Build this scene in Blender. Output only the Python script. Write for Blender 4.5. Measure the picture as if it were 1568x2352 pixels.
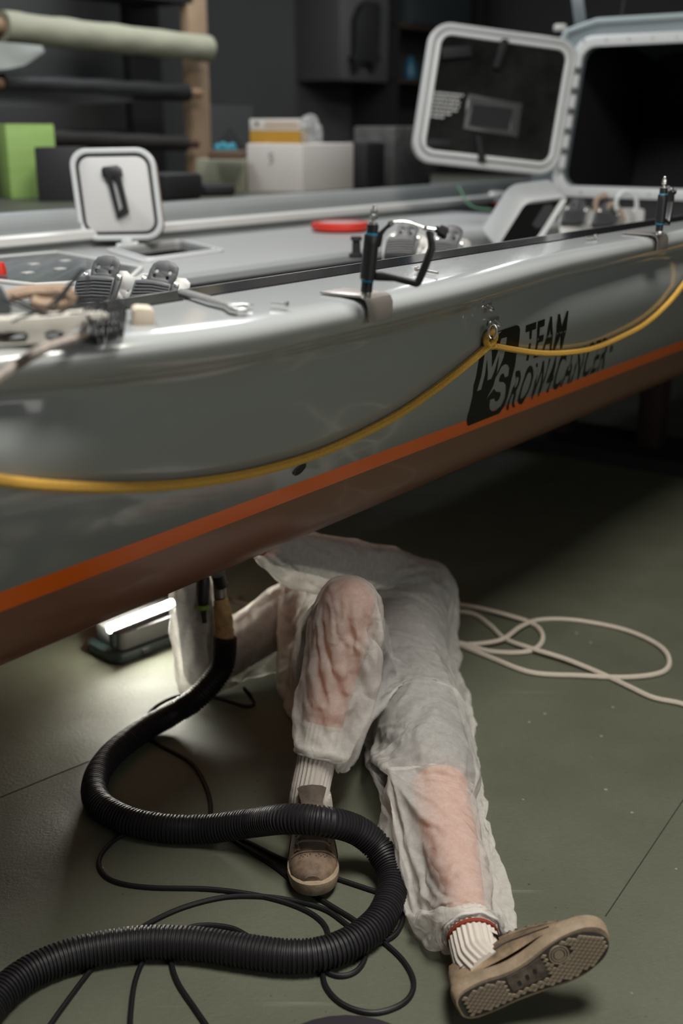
import bpy, bmesh, math, random
import numpy as np
from mathutils import Vector, Matrix, noise
random.seed(7)
for o in list(bpy.data.objects): bpy.data.objects.remove(o)
scene = bpy.context.scene
COL = scene.collection
# ------------------------------------------------------------------ camera
F = 2613.0; TH = math.atan(876/F); CH = 1.35
cam_d = bpy.data.cameras.new('camera'); cam = bpy.data.objects.new('camera', cam_d); COL.objects.link(cam)
cam.location = (0, 0, CH); cam.rotation_euler = (math.pi/2-TH, 0, 0)
cam_d.sensor_fit = 'VERTICAL'; cam_d.sensor_height = 36.0; cam_d.lens = F/2352*36
cam_d.clip_start = .05; cam_d.clip_end = 100
cam_d.dof.use_dof = True; cam_d.dof.focus_distance = 2.12; cam_d.dof.aperture_fstop = 2.1
scene.camera = cam
# ------------------------------------------------------------------ world, lights, exposure
world = bpy.data.worlds.new('world'); scene.world = world; world.use_nodes = True
bg = world.node_tree.nodes['Background']; bg.inputs[0].default_value = (.75, .85, 1, 1); bg.inputs[1].default_value = .02
vs = scene.view_settings; vs.view_transform = 'Standard'; vs.look = 'None'; vs.gamma = 1; vs.use_curve_mapping = False
vs.exposure = 0.0
YAW = math.atan(2089/math.hypot(F, 876))
AX, AY = math.sin(YAW), math.cos(YAW)
def B(u, w, z=0.0): return Vector((u*AX - w*AY, u*AY + w*AX, z))        # boat frame -> world
def area(name, loc, target, sx, sy, power, col=(1, 1, 1)):
    d = bpy.data.lights.new(name, 'AREA'); d.shape = 'RECTANGLE'; d.size = sx; d.size_y = sy; d.energy = power; d.color = col
    o = bpy.data.objects.new(name, d); COL.objects.link(o); o.location = loc
    o.rotation_euler = (Vector(target)-Vector(loc)).to_track_quat('-Z', 'Y').to_euler(); return o
area('ceiling_panel_light', B(1.25, .10, 3.75), B(1.25, .12, 0), 1.3, 1.0, 150, (1, .96, .89))
area('front_fill_light', B(.6, -3.3, 2.0), B(1.6, 1.2, .7), 3.4, 1.8, 40, (1, .98, .95))  # added soft fill for the hull side and rope; the front wall has no window
area('ceiling_lamp_light', B(1.3, 2.4, 3.3), B(1.5, 2.3, 0), 1.6, .5, 55, (.93, .97, 1))
area('ceiling_lamp_light_far', B(4.2, 3.6, 3.3), B(4.0, 3.7, 0), 1.6, .5, 48, (.95, .98, 1))
# ------------------------------------------------------------------ pixel helpers (direction only; depth from surfaces)
def ray(x, y):
    a = (x-784)/F; b = (y-1176)/F; c, s = math.cos(TH), math.sin(TH)
    return Vector((a, c-b*s, -s-b*c))
CP = Vector((0, 0, CH))
def atz(x, y, z): r = ray(x, y); return CP + r*((z-CH)/r.z)
def aty(x, y, Y): r = ray(x, y); return CP + r*(Y/r.y)
NV = Vector((AY, -AX, 0))
def atw(x, y, w): r = ray(x, y); return CP + r*(-w/(NV.dot(r)))
def uw(p): return (p.x*AX+p.y*AY, -p.x*AY+p.y*AX)
def deck_z(w): return .990
def ondeck(x, y):
    r = ray(x, y); lo, hi = .5, 12.
    for _ in range(50):
        t = (lo+hi)/2; p = CP+r*t
        if p.z > deck_z(uw(p)[1]): lo = t
        else: hi = t
    return CP+r*lo
# ------------------------------------------------------------------ materials
MATS = {}
def mat(name, col, rough=.5, metal=0., var=0., vscale=8., bump=0., bscale=60., spec=.5, coat=0., emit=None, es=0., sss=0.):
    if name in MATS: return MATS[name]
    m = bpy.data.materials.new(name); m.use_nodes = True; nt = m.node_tree; b = nt.nodes['Principled BSDF']
    b.inputs['Base Color'].default_value = (*col, 1); b.inputs['Roughness'].default_value = rough; b.inputs['Metallic'].default_value = metal
    b.inputs['Specular IOR Level'].default_value = spec; b.inputs['Coat Weight'].default_value = coat; b.inputs['Coat Roughness'].default_value = .05
    if sss: b.inputs['Subsurface Weight'].default_value = sss; b.inputs['Subsurface Radius'].default_value = (.02, .008, .004)
    if emit: b.inputs['Emission Color'].default_value = (*emit, 1); b.inputs['Emission Strength'].default_value = es
    tc = nt.nodes.new('ShaderNodeTexCoord')
    if var:
        n = nt.nodes.new('ShaderNodeTexNoise'); n.inputs['Scale'].default_value = vscale; n.inputs['Detail'].default_value = 6; n.inputs['Roughness'].default_value = .65
        nt.links.new(tc.outputs['Object'], n.inputs['Vector'])
        r = nt.nodes.new('ShaderNodeMix'); r.data_type = 'RGBA'
        r.inputs['A'].default_value = (*[c*(1-var) for c in col], 1); r.inputs['B'].default_value = (*[min(1, c*(1+var)) for c in col], 1)
        if var >= .3:
            mr = nt.nodes.new('ShaderNodeMapRange'); mr.inputs['From Min'].default_value = .34; mr.inputs['From Max'].default_value = .66; nt.links.new(n.outputs['Fac'], mr.inputs['Value']); nt.links.new(mr.outputs[0], r.inputs['Factor'])
        else: nt.links.new(n.outputs['Fac'], r.inputs['Factor'])
        nt.links.new(r.outputs['Result'], b.inputs['Base Color'])
    if bump:
        n2 = nt.nodes.new('ShaderNodeTexNoise'); n2.inputs['Scale'].default_value = bscale; n2.inputs['Detail'].default_value = 4
        nt.links.new(tc.outputs['Object'], n2.inputs['Vector'])
        bp = nt.nodes.new('ShaderNodeBump'); bp.inputs['Strength'].default_value = bump; bp.inputs['Distance'].default_value = .01
        nt.links.new(n2.outputs['Fac'], bp.inputs['Height']); nt.links.new(bp.outputs['Normal'], b.inputs['Normal'])
    MATS[name] = m; return m
def floor_mat():
    m = bpy.data.materials.new('painted_concrete'); m.use_nodes = True; nt = m.node_tree; b = nt.nodes['Principled BSDF']; L = nt.links.new
    N = nt.nodes.new
    tc = N('ShaderNodeTexCoord')
    def noi(sc, det, rg=.6):
        n = N('ShaderNodeTexNoise'); n.inputs['Scale'].default_value = sc; n.inputs['Detail'].default_value = det; n.inputs['Roughness'].default_value = rg
        L(tc.outputs['Object'], n.inputs['Vector']); return n.outputs['Fac']
    def ramp(src, a, c, ca=(0, 0, 0, 1), cb=(1, 1, 1, 1)):
        r = N('ShaderNodeValToRGB'); r.color_ramp.elements[0].position = a; r.color_ramp.elements[1].position = c
        r.color_ramp.elements[0].color = ca; r.color_ramp.elements[1].color = cb; L(src, r.inputs['Fac']); return r.outputs['Color']
    def mix(f, a, c, k=1.):
        x = N('ShaderNodeMix'); x.data_type = 'RGBA'
        if k != 1:
            mm = N('ShaderNodeMath'); mm.operation = 'MULTIPLY'; mm.inputs[1].default_value = k; L(f, mm.inputs[0]); f = mm.outputs[0]
        L(f, x.inputs['Factor'])
        for s, v in (('A', a), ('B', c)):
            if isinstance(v, tuple): x.inputs[s].default_value = v
            else: L(v, x.inputs[s])
        return x.outputs['Result']
    base = ramp(noi(2.2, 8), .3, .72, (.090, .098, .066, 1), (.134, .141, .100, 1))
    fine = ramp(noi(90, 5, .7), .35, .65)
    c1 = mix(fine, base, (.084, .09, .064, 1), .35)
    # dark pits in clusters
    vor = N('ShaderNodeTexVoronoi'); vor.inputs['Scale'].default_value = 38; L(tc.outputs['Object'], vor.inputs['Vector'])
    pit = ramp(vor.outputs['Distance'], .05, .11, (1, 1, 1, 1), (0, 0, 0, 1))
    clus = ramp(noi(3.1, 4), .48, .62)
    pm = N('ShaderNodeMath'); pm.operation = 'MULTIPLY'; L(pit, pm.inputs[0]); L(clus, pm.inputs[1])
    c2 = mix(pm.outputs[0], c1, (.02, .022, .018, 1), .85)
    # pale paint chips
    v2 = N('ShaderNodeTexVoronoi'); v2.inputs['Scale'].default_value = 11; L(tc.outputs['Object'], v2.inputs['Vector'])
    chip = ramp(v2.outputs['Distance'], .035, .05, (1, 1, 1, 1), (0, 0, 0, 1))
    c3 = mix(chip, c2, (.42, .42, .38, 1), .55)
    # long scuffs
    mp = N('ShaderNodeMapping'); mp.inputs['Scale'].default_value = (1.2, 34, 1); mp.inputs['Rotation'].default_value = (0, 0, .75); L(tc.outputs['Object'], mp.inputs['Vector'])
    ns = N('ShaderNodeTexNoise'); ns.inputs['Scale'].default_value = 1.3; ns.inputs['Detail'].default_value = 3; L(mp.outputs[0], ns.inputs['Vector'])
    sc = ramp(ns.outputs['Fac'], .70, .76)
    c4 = mix(sc, c3, (.24, .24, .2, 1), .35)
    L(c4, b.inputs['Base Color'])
    rr = ramp(noi(6, 6), .3, .7, (.46, .46, .46, 1), (.70, .70, .70, 1)); L(rr, b.inputs['Roughness'])
    bp = N('ShaderNodeBump'); bp.inputs['Strength'].default_value = .55; bp.inputs['Distance'].default_value = .004
    L(noi(120, 6, .75), bp.inputs['Height']); L(bp.outputs['Normal'], b.inputs['Normal'])
    return m
def suit_mat():
    m = bpy.data.materials.new('nonwoven_suit'); m.use_nodes = True; nt = m.node_tree; L = nt.links.new; N = nt.nodes.new
    b = nt.nodes['Principled BSDF']; out = nt.nodes['Material Output']
    b.inputs['Base Color'].default_value = (.88, .855, .81, 1); b.inputs['Roughness'].default_value = .62; b.inputs['Specular IOR Level'].default_value = .25
    tr = N('ShaderNodeBsdfTranslucent'); tr.inputs['Color'].default_value = (.85, .82, .77, 1)
    tp = N('ShaderNodeBsdfTransparent')
    m1 = N('ShaderNodeMixShader'); m1.inputs[0].default_value = .35; L(b.outputs[0], m1.inputs[1]); L(tr.outputs[0], m1.inputs[2])
    tc = N('ShaderNodeTexCoord')
    n1 = N('ShaderNodeTexNoise'); n1.inputs['Scale'].default_value = 70; n1.inputs['Detail'].default_value = 6; n1.inputs['Roughness'].default_value = .75; L(tc.outputs['Object'], n1.inputs['Vector'])
    mr = N('ShaderNodeMapRange'); mr.inputs['From Min'].default_value = .3; mr.inputs['From Max'].default_value = .72
    mr.inputs['To Min'].default_value = .54; mr.inputs['To Max'].default_value = .36; L(n1.outputs['Fac'], mr.inputs['Value'])
    m2 = N('ShaderNodeMixShader'); L(mr.outputs[0], m2.inputs[0]); L(m1.outputs[0], m2.inputs[1]); L(tp.outputs[0], m2.inputs[2])
    L(m2.outputs[0], out.inputs['Surface'])
    # crisp creases + embossed dots
    n2 = N('ShaderNodeTexVoronoi'); n2.feature = 'DISTANCE_TO_EDGE'; n2.inputs['Scale'].default_value = 8; n2.inputs['Randomness'].default_value = 1
    nd = N('ShaderNodeTexNoise'); nd.inputs['Scale'].default_value = 7; nd.inputs['Detail'].default_value = 3; L(tc.outputs['Object'], nd.inputs['Vector'])
    av = N('ShaderNodeVectorMath'); av.operation = 'MULTIPLY_ADD'; av.inputs[1].default_value = (.16, .16, .16); L(nd.outputs['Color'], av.inputs[0]); L(tc.outputs['Object'], av.inputs[2]); L(av.outputs[0], n2.inputs['Vector'])
    n3 = N('ShaderNodeTexNoise'); n3.inputs['Scale'].default_value = 420; L(tc.outputs['Object'], n3.inputs['Vector'])
    b1 = N('ShaderNodeBump'); b1.inputs['Strength'].default_value = .42; b1.inputs['Distance'].default_value = .03; L(n2.outputs['Distance'], b1.inputs['Height'])
    b2 = N('ShaderNodeBump'); b2.inputs['Strength'].default_value = .25; b2.inputs['Distance'].default_value = .002; L(n3.outputs['Fac'], b2.inputs['Height']); L(b1.outputs['Normal'], b2.inputs['Normal'])
    L(b2.outputs['Normal'], b.inputs['Normal']); L(b2.outputs['Normal'], tr.inputs['Normal'])
    return m
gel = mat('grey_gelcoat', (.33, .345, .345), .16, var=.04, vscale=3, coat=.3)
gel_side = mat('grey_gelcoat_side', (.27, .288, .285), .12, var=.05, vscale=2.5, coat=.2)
deck_m = mat('deck_grey', (.34, .345, .34), .38, var=.06, vscale=9, bump=.05, bscale=300)
white_m = mat('off_white_gelcoat', (.62, .61, .585), .3)
orange_m = mat('orange_stripe', (.82, .135, .004), .25, var=.06, vscale=4, spec=.4)
copper_m = mat('copper_bottom_paint', (.165, .068, .038), .3, var=.14, vscale=5, coat=.15)
black_m = mat('black_plastic', (.012, .012, .013), .38)
blackmatt = mat('black_matt', (.008, .008, .009), .75)
carbon_m = mat('black_strip', (.014, .014, .015), .16, coat=.3)
darkgrey = mat('dark_grey_plastic', (.055, .058, .062), .42, bump=.03, bscale=200)
steel = mat('stainless_steel', (.72, .71, .69), .26, .88)
dsteel = mat('brushed_steel', (.42, .38, .35), .36, .7, var=.1, vscale=30)
silver = mat('silver_gasket_rim', (.52, .53, .525), .32)
alu = mat('cast_aluminium', (.33, .33, .32), .5, .6, var=.2, vscale=40)
blue_m = mat('blue_ring', (.01, .22, .38), .35)
red_m = mat('red_plastic', (.62, .035, .02), .35)
yrope = mat('yellow_rope', (.66, .38, .065), .7, var=.25, vscale=220, bump=.4, bscale=500)
wrope = mat('white_rope', (.56, .50, .42), .8, var=.18, vscale=160, bump=.4, bscale=400)
grope = mat('grey_rope', (.30, .26, .23), .85, var=.3, vscale=150, bump=.5, bscale=350)
brope = mat('black_cord', (.02, .02, .021), .75, var=.4, vscale=200, bump=.5, bscale=350)
skin = mat('skin', (.47, .12, .024), .55, var=.08, vscale=12, sss=.15)
cable_m = mat('black_cable', (.008, .008, .009), .45, spec=.4)
hose_m = mat('black_hose', (.013, .012, .014), .5, spec=.35)
sock_m = mat('ribbed_sock', (.62, .57, .51), .85, bump=.1, bscale=300)
shoe_m = mat('worn_leather', (.15, .102, .068), .7, var=.75, vscale=14, bump=.35, bscale=38)
tan_shoe = mat('tan_leather', (.24, .175, .112), .66, var=.7, vscale=13, bump=.35, bscale=34)
rub_m = mat('worn_rubber_sole', (.27, .205, .138), .7, var=.35, vscale=16, bump=.1, bscale=160)
tread_m = mat('tread_rubber', (.255, .205, .145), .75, var=.22, vscale=30)
groove_m = mat('tread_groove', (.045, .038, .03), .85)
wood = mat('pine_post', (.36, .25, .16), .65, var=.2, vscale=14)
# ------------------------------------------------------------------ mesh helpers
def frame(O, X, Y):                        # orthonormal frame: local x along X, local z = normal of X,Y
    X = Vector(X).normalized(); Y = Vector(Y); Z = X.cross(Y).normalized(); Y = Z.cross(X)
    m = Matrix((X, Y, Z)).transposed().to_4x4(); m.translation = O; return m
def affine(O, X, Y, Z):                    # non-orthogonal frame with unit = metres along given vectors
    m = Matrix((X, Y, Z)).transposed().to_4x4(); m.translation = O; return m
def rrect(w, h, r, n=6, cx=0, cy=0):
    p = []
    for sx, sy, a0 in ((1, 1, 0), (-1, 1, 90), (-1, -1, 180), (1, -1, 270)):
        for i in range(n+1):
            a = math.radians(a0+90*i/n); p.append((cx+sx*(w/2-r)+r*math.cos(a), cy+sy*(h/2-r)+r*math.sin(a)))
    return p
def circ(r, n=20, cx=0, cy=0): return [(cx+r*math.cos(2*math.pi*i/n), cy+r*math.sin(2*math.pi*i/n)) for i in range(n)]
def catmull(pts, n=10, closed=False):
    P = [Vector(p) for p in pts]; out = []
    m = len(P)
    for i in range(m if closed else m-1):
        if closed: a, b, c, d = P[(i-1) % m], P[i], P[(i+1) % m], P[(i+2) % m]
        else: a, b, c, d = P[max(i-1, 0)], P[i], P[i+1], P[min(i+2, m-1)]
        for k in range(n):
            t = k/n
            out.append(.5*((2*b)+(c-a)*t+(2*a-5*b+4*c-d)*t*t+(3*b-a-3*c+d)*t**3))
    if not closed: out.append(P[-1])
    return out
def resample(path, step):
    out = [path[0].copy()]; acc = 0.
    for a, b in zip(path, path[1:]):
        L = (b-a).length; d = step-acc
        while d <= L:
            out.append(a.lerp(b, d/L)); d += step
        acc = (acc+L) % step if L else acc
    return out
class MB:
    def __init__(s): s.v = []; s.f = []
    def add(s, vs, fs):
        o = len(s.v); s.v += [Vector(v) for v in vs]; s.f += [[i+o for i in f] for f in fs]; return s
    def box(s, c, size, M=None):
        x, y, z = [k/2 for k in size]; c = Vector(c)
        vs = [Vector((a, b, d)) for a in (-x, x) for b in (-y, y) for d in (-z, z)]
        vs = [(M.to_3x3() @ v if M else v)+c for v in vs]
        return s.add(vs, [[0, 1, 3, 2], [4, 6, 7, 5], [0, 4, 5, 1], [2, 3, 7, 6], [0, 2, 6, 4], [1, 5, 7, 3]])
    def lbox(s, M, x0, x1, y0, y1, z0, z1):     # box in a local frame
        vs = [M @ Vector((a, b, d)) for a in (x0, x1) for b in (y0, y1) for d in (z0, z1)]
        return s.add(vs, [[0, 1, 3, 2], [4, 6, 7, 5], [0, 4, 5, 1], [2, 3, 7, 6], [0, 2, 6, 4], [1, 5, 7, 3]])
    def prism(s, poly, M, h0, h1):
        n = len(poly)
        vs = [M @ Vector((x, y, h0)) for x, y in poly]+[M @ Vector((x, y, h1)) for x, y in poly]
        return s.add(vs, [list(range(n))[::-1], list(range(n, 2*n))]+[[i, (i+1) % n, n+(i+1) % n, n+i] for i in range(n)])
    def ring(s, outer, inner, M, h0, h1):
        n = len(outer)
        vs = [M @ Vector((x, y, h)) for h in (h0, h1) for lp in (outer, inner) for x, y in lp]
        fs = []
        for i in range(n):
            j = (i+1) % n
            fs += [[i, n+i, n+j, j], [2*n+i, 2*n+j, 3*n+j, 3*n+i], [i, j, 2*n+j, 2*n+i], [n+i, 3*n+i, 3*n+j, n+j]]
        return s.add(vs, fs)
    def plate(s, outer, holes, M, h0, h1):      # flat plate with real holes
        bm = bmesh.new(); es = []
        for lp in [outer]+holes:
            vs = [bm.verts.new((x, y, 0)) for x, y in lp]
            es += [bm.edges.new((vs[i], vs[(i+1) % len(vs)])) for i in range(len(vs))]
        bmesh.ops.triangle_fill(bm, edges=es, use_beauty=True, use_dissolve=False, normal=(0, 0, 1))
        bm.verts.index_update(); tri = [[v.index for v in f.verts] for f in bm.faces]; co = [v.co.copy() for v in bm.verts]; bm.free()
        n = len(co); vs = [M @ Vector((c.x, c.y, h0)) for c in co]+[M @ Vector((c.x, c.y, h1)) for c in co]
        fs = [t[::-1] for t in tri]+[[i+n for i in t] for t in tri]; k = 0
        for lp in [outer]+holes:
            m = len(lp); fs += [[k+i, k+(i+1) % m, n+k+(i+1) % m, n+k+i] for i in range(m)]; k += m
        return s.add(vs, fs)
    def tube(s, path, r, seg=8, closed=False, rf=None):
        P = [Vector(p) for p in path]; n = len(P); up = None; vs = []; d = 0.
        for i in range(n):
            t = (P[(i+1) % n]-P[i-1]) if closed else (P[min(i+1, n-1)]-P[max(i-1, 0)])
            t.normalize()
            if up is None:
                up = Vector((0, 0, 1)) if abs(t.z) < .9 else Vector((1, 0, 0))
            a = (up-t*up.dot(t)).normalized(); b = t.cross(a); up = a
            if i: d += (P[i]-P[i-1]).length
            rr = r[i] if isinstance(r, (list, tuple)) else r
            for k in range(seg):
                th = 2*math.pi*k/seg; q = rr*(rf(d, th) if rf else 1)
                vs.append(P[i]+(a*math.cos(th)+b*math.sin(th))*q)
        fs = [[i*seg+k, i*seg+(k+1) % seg, ((i+1) % n)*seg+(k+1) % seg, ((i+1) % n)*seg+k] for i in range(n if closed else n-1) for k in range(seg)]
        if not closed: fs += [list(range(seg))[::-1], [(n-1)*seg+k for k in range(seg)]]
        return s.add(vs, fs)
    def lathe(s, M, prof, seg=24):             # profile (r,h) about local z
        vs = [M @ Vector((r*math.cos(2*math.pi*k/seg), r*math.sin(2*math.pi*k/seg), h)) for r, h in prof for k in range(seg)]
        n = len(prof)
        fs = [[i*seg+k, i*seg+(k+1) % seg, (i+1)*seg+(k+1) % seg, (i+1)*seg+k] for i in range(n-1) for k in range(seg)]
        fs += [list(range(seg))[::-1], [(n-1)*seg+k for k in range(seg)]]
        return s.add(vs, fs)
    def grid(s, rows, closed=False):
        n, m = len(rows), len(rows[0]); vs = [v for r in rows for v in r]
        fs = [[i*m+k, i*m+(k+1) % m, (i+1)*m+(k+1) % m, (i+1)*m+k] for i in range(n-1) for k in range(m if closed else m-1)]
        return s.add(vs, fs)
    def build(s, name, m, parent=None, bevel=0., seg=2, ang=35, label=None, base=None, flip=False):
        off = base if base is not None else (ROOT_LOC.get(parent.name, Vector()) if parent else Vector())
        me = bpy.data.meshes.new(name); me.from_pydata([v-off for v in s.v], [], s.f); me.update()
        bm = bmesh.new(); bm.from_mesh(me); bmesh.ops.recalc_face_normals(bm, faces=bm.faces)
        if bevel:
            es = [e for e in bm.edges if len(e.link_faces) == 2 and e.calc_face_angle(0) > math.radians(30)]
            bmesh.ops.bevel(bm, geom=es, offset=bevel, segments=seg, affect='EDGES', profile=.5, clamp_overlap=True)
        bm.to_mesh(me); bm.free(); me.polygons.foreach_set('use_smooth', [True]*len(me.polygons)); me.set_sharp_from_angle(angle=math.radians(ang))
        me.materials.append(m if not isinstance(m, str) else MATS[m])
        o = bpy.data.objects.new(name, me); COL.objects.link(o)
        if parent: o.parent = parent
        else: o.location = off
        ROOT_LOC[o.name] = off.copy()
        if label: o['label'] = label
        return o
ROOT_LOC = {}
def thing(name, loc, label, cat, group=None):
    o = bpy.data.objects.new(name, None); COL.objects.link(o); o.location = loc; o.empty_display_size = .1
    ROOT_LOC[o.name] = Vector(loc); return tag(o, label, cat, group)
def tag(o, label=None, cat=None, group=None, kind=None):
    for k, v in (('label', label), ('category', cat), ('group', group), ('kind', kind)):
        if v: o[k] = v
    return o
def solo(mb, name, m, label, cat, group=None, base=None, **k):   # a one-mesh thing with its origin at its base
    if base is None:
        xs = [v.x for v in mb.v]; ys = [v.y for v in mb.v]; zs = [v.z for v in mb.v]
        base = Vector(((min(xs)+max(xs))/2, (min(ys)+max(ys))/2, min(zs)))
    return tag(mb.build(name, m, None, base=base, **k), label, cat, group)
class PxPlane:                                # plane through O spanned by X,Y; px() gives plane coordinates of a pixel's ray
    def __init__(s, O, X, Y): s.M = frame(O, X, Y); s.I = s.M.inverted(); s.n = s.M.to_3x3() @ Vector((0, 0, 1))
    def px(s, x, y):
        r = ray(x, y); q = s.I @ (CP+r*(s.n.dot(s.M.translation-CP)/s.n.dot(r))); return (q.x, q.y)
    def pts(s, pts): return [s.px(*p) for p in pts]
# ================================================================== the room
fm = floor_mat(); wall_m = mat('dark_wall', (.075, .078, .076), .8, var=.25, vscale=1.2, bump=.08, bscale=30)
U0, U1, W0, W1, ZC = -4.2, 9.6, -3.6, 5.6, 3.9
def slab(name, pts, h, m):
    o = MB(); n = len(pts); o.add([Vector(p) for p in pts]+[Vector(p)+Vector(h) for p in pts], [list(range(n)), list(range(n, 2*n))]+[[i, (i+1) % n, n+(i+1) % n, n+i] for i in range(n)])
    return tag(o.build(name, m), kind='structure')
def wallseg(name, a, b, t):
    return slab(name, [B(*a, 0), B(*b, 0), B(*b, ZC), B(*a, ZC)], B(*t)-B(0, 0), wall_m)
slab('floor', [B(U0-.1, W0-.1, 0), B(U1+.1, W0-.1, 0), B(U1+.1, W1+.1, 0), B(U0-.1, W1+.1, 0)], (0, 0, -.1), fm)
slab('ceiling', [B(U0-.1, W0-.1, ZC), B(U1+.1, W0-.1, ZC), B(U1+.1, W1+.1, ZC), B(U0-.1, W1+.1, ZC)], (0, 0, .1), wall_m)
wallseg('wall_back', (U0, W1), (U1, W1), (0, .1)); wallseg('wall_front', (U0, W0), (U1, W0), (0, -.1))
wallseg('wall_left', (U0, W0), (U0, W1), (-.1, 0)); wallseg('wall_right', (U1, W0), (U1, W1), (.1, 0))
# saw-cut joints in the concrete
jm = mat('floor_joint', (.03, .03, .025), .9)
jt = 0
for (a, b) in (((-60, 1856), (205, 1748)), ((1390, 2105), (1600, 1790))):
    p, q = atz(*a, 0), atz(*b, 0); d = (q-p); L = d.length; M = frame(p, d, Vector((-d.y, d.x, 0)))
    jt += 1
    tag(MB().lbox(M, 0, L, -.0012, .0012, -.004, .0006).build('trim_%d' % jt, jm), kind='structure')
# ================================================================== the boat
def kf(u):
    if u < .5: return max(0.02, 1-((.5-u)/2.75)**2)
    if u > 5.6: return 1-.35*((u-5.6)/1.4)**2
    return 1.
def HB(u, w, z): return B(u, 2.02+(w-2.02)*kf(u), z+.10*max(0, (.6-u)/2.8)**2)
US = [-2.2+.1*i for i in range(93)]
SIDE = [(1.083, 1.068), (1.088, 1.03), (1.100, .98), (1.120, .93), (1.146, .88), (1.178, .83), (1.212, .785), (1.240, .752)]
def side_w(z):
    for (w0, z0), (w1, z1) in zip(SIDE, SIDE[1:]):
        if z <= z0 and z >= z1: return w0+(w1-w0)*(z0-z)/(z0-z1)
    return SIDE[-1][0]+(SIDE[-1][1]-z)*.5 if z < SIDE[-1][1] else SIDE[0][0]
def hullpx(x, y, off=0.):
    r = ray(x, y); lo, hi = .3, 8.
    for _ in range(50):
        t = (lo+hi)/2; p = CP+r*t
        if uw(p)[1] < side_w(p.z)-off: lo = t
        else: hi = t
    return CP+r*lo
def hull_uz(u, z, off=.0012): return B(u, side_w(z)-off, z)
boat = thing('rowing_boat', B(2.3, 2.02, .5), 'long grey ocean rowing boat with an orange stripe and copper-brown bottom', 'boat')
def sweep(prof, mirror=False, us=US):
    return MB().grid([[HB(u, (4.04-w if mirror else w), z) for w, z in prof] for u in us])
EK = ([-2.2, .5, .8, .91, 1.0, 1.13, 1.5, 1.7, 1.9, 2.2, 2.65, 4.0, 7.0], [1.12, 1.12, 1.098, 1.050, 1.024, 1.002, 1.001, 1.012, 1.034, 1.066, 1.080, 1.09, 1.09])
EU = np.linspace(-2.2, 7.0, 461); EV = np.interp(EU, *EK)
for _ in range(3): EV[2:-2] = (EV[:-4]+EV[1:-3]+EV[2:-2]+EV[3:-1]+EV[4:])/5
def edge(u): return float(np.interp(u, EU, EV))
LIP = [(.045, 1.1112), (.020, 1.1085), (.008, 1.1035), (.001, 1.096), (.000, 1.088), (.005, 1.077), (.014, 1.066), (.028, 1.056), (.040, 1.051)]
def lip_prof(u): E = edge(u); return [(1.300, 1.112), (1.285, 1.113), (1.20, 1.1125)]+[(E+a, z) for a, z in LIP]
def side_prof(u):
    E = edge(u)+.040; out = [(E, 1.051), (E*.93+SIDE[1][0]*.07+.006, 1.046), (E*.75+SIDE[1][0]*.25+.010, 1.038), (E*.5+SIDE[1][0]*.5+.010, 1.024), (E*.2+SIDE[2][0]*.8+.004, .998), (SIDE[2][0]*.9+E*.1+.003, .975)]
    return out+SIDE[3:]
US = sorted(set([round(u_, 3) for u_ in US]+[round(.5+.02*i_, 3) for i_ in range(110)]))
def vsweep(fn, mirror=False): return MB().grid([[HB(u, (4.04-w if mirror else w), z) for w, z in fn(u)] for u in US])
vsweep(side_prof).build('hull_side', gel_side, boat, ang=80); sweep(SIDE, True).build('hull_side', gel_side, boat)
STR = [(1.240, .752), (1.246, .742), (1.254, .728), (1.264, .712)]
sweep(STR).build('stripe', orange_m, boat, label='glossy orange stripe along the chine'); sweep(STR, True).build('stripe', orange_m, boat)
BOT = [(1.264, .712), (1.278, .676), (1.300, .632), (1.335, .592), (1.39, .563), (1.50, .540), (1.75, .515), (2.02, .50)]
sweep(BOT+[(4.04-w, z) for w, z in BOT[::-1][1:]]).build('hull_bottom', copper_m, boat, label='copper-brown bottom paint')
vsweep(lip_prof).build('gunwale', gel, boat, label='glossy grey gunwale', ang=80)
# inner wall, well floor, deck
sweep([(1.300, 1.112), (1.310, 1.105), (1.325, 1.06), (1.36, .72)]).build('well_wall', gel, boat)
sweep([(1.36, .72), (2.19, .72)]).build('well_floor', deck_m, boat)
WD = 2.17
sweep([(2.18, .72), (2.18, .92), (WD+.006, .925), (WD+.006, deck_z(WD)-.012), (WD+.016, deck_z(WD))], us=[.1+.25*i for i in range(19)]).build('deck_edge', gel, boat)
# deck with a real hatch hole is made as a plate in the boat frame
MBF = affine(B(0, 0, 0), B(1, 0, 0)-B(0, 0, 0), B(0, 1, 0)-B(0, 0, 0), Vector((0, 0, 1))); MBF.translation = Vector((0, 0, deck_z(0)))
hc = [uw(ondeck(*p)) for p in ((235, 577), (420, 552), (525, 580), (330, 604))]
hu = sum(p[0] for p in hc)/4; hw = sum(p[1] for p in hc)/4
hX = Vector(((hc[1][0]-hc[0][0]+hc[2][0]-hc[3][0])/2, (hc[1][1]-hc[0][1]+hc[2][1]-hc[3][1])/2)); hY = Vector(((hc[0][0]-hc[3][0]+hc[1][0]-hc[2][0])/2, (hc[0][1]-hc[3][1]+hc[1][1]-hc[2][1])/2))
HU, HW = hX.length, hY.length; hX.normalize(); hY.normalize()
def hrr(a, b, r, n=4): return [(hu+hX.x*x+hY.x*y, hw+hX.y*x+hY.y*y) for x, y in rrect(a, b, r, n)]
deck = MB().plate([(.05, WD+.016), (4.70, WD+.016), (4.70, 2.93), (.05, 2.93)], [hrr(HU-.09, HW-.09, .03)], MBF, -.02, 0)
deck.build('deck', deck_m, boat, ang=20)
hwell = MB(); hr_ = hrr(HU-.088, HW-.088, .03); n_ = len(hr_); hwell.add([MBF @ Vector((x, y, z)) for z in (-.004, -.2) for x, y in hr_], [[i, (i+1) % n_, n_+(i+1) % n_, n_+i] for i in range(n_)]+[list(range(n_, 2*n_))]); hwell.build('hatch_well', blackmatt, boat)
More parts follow.
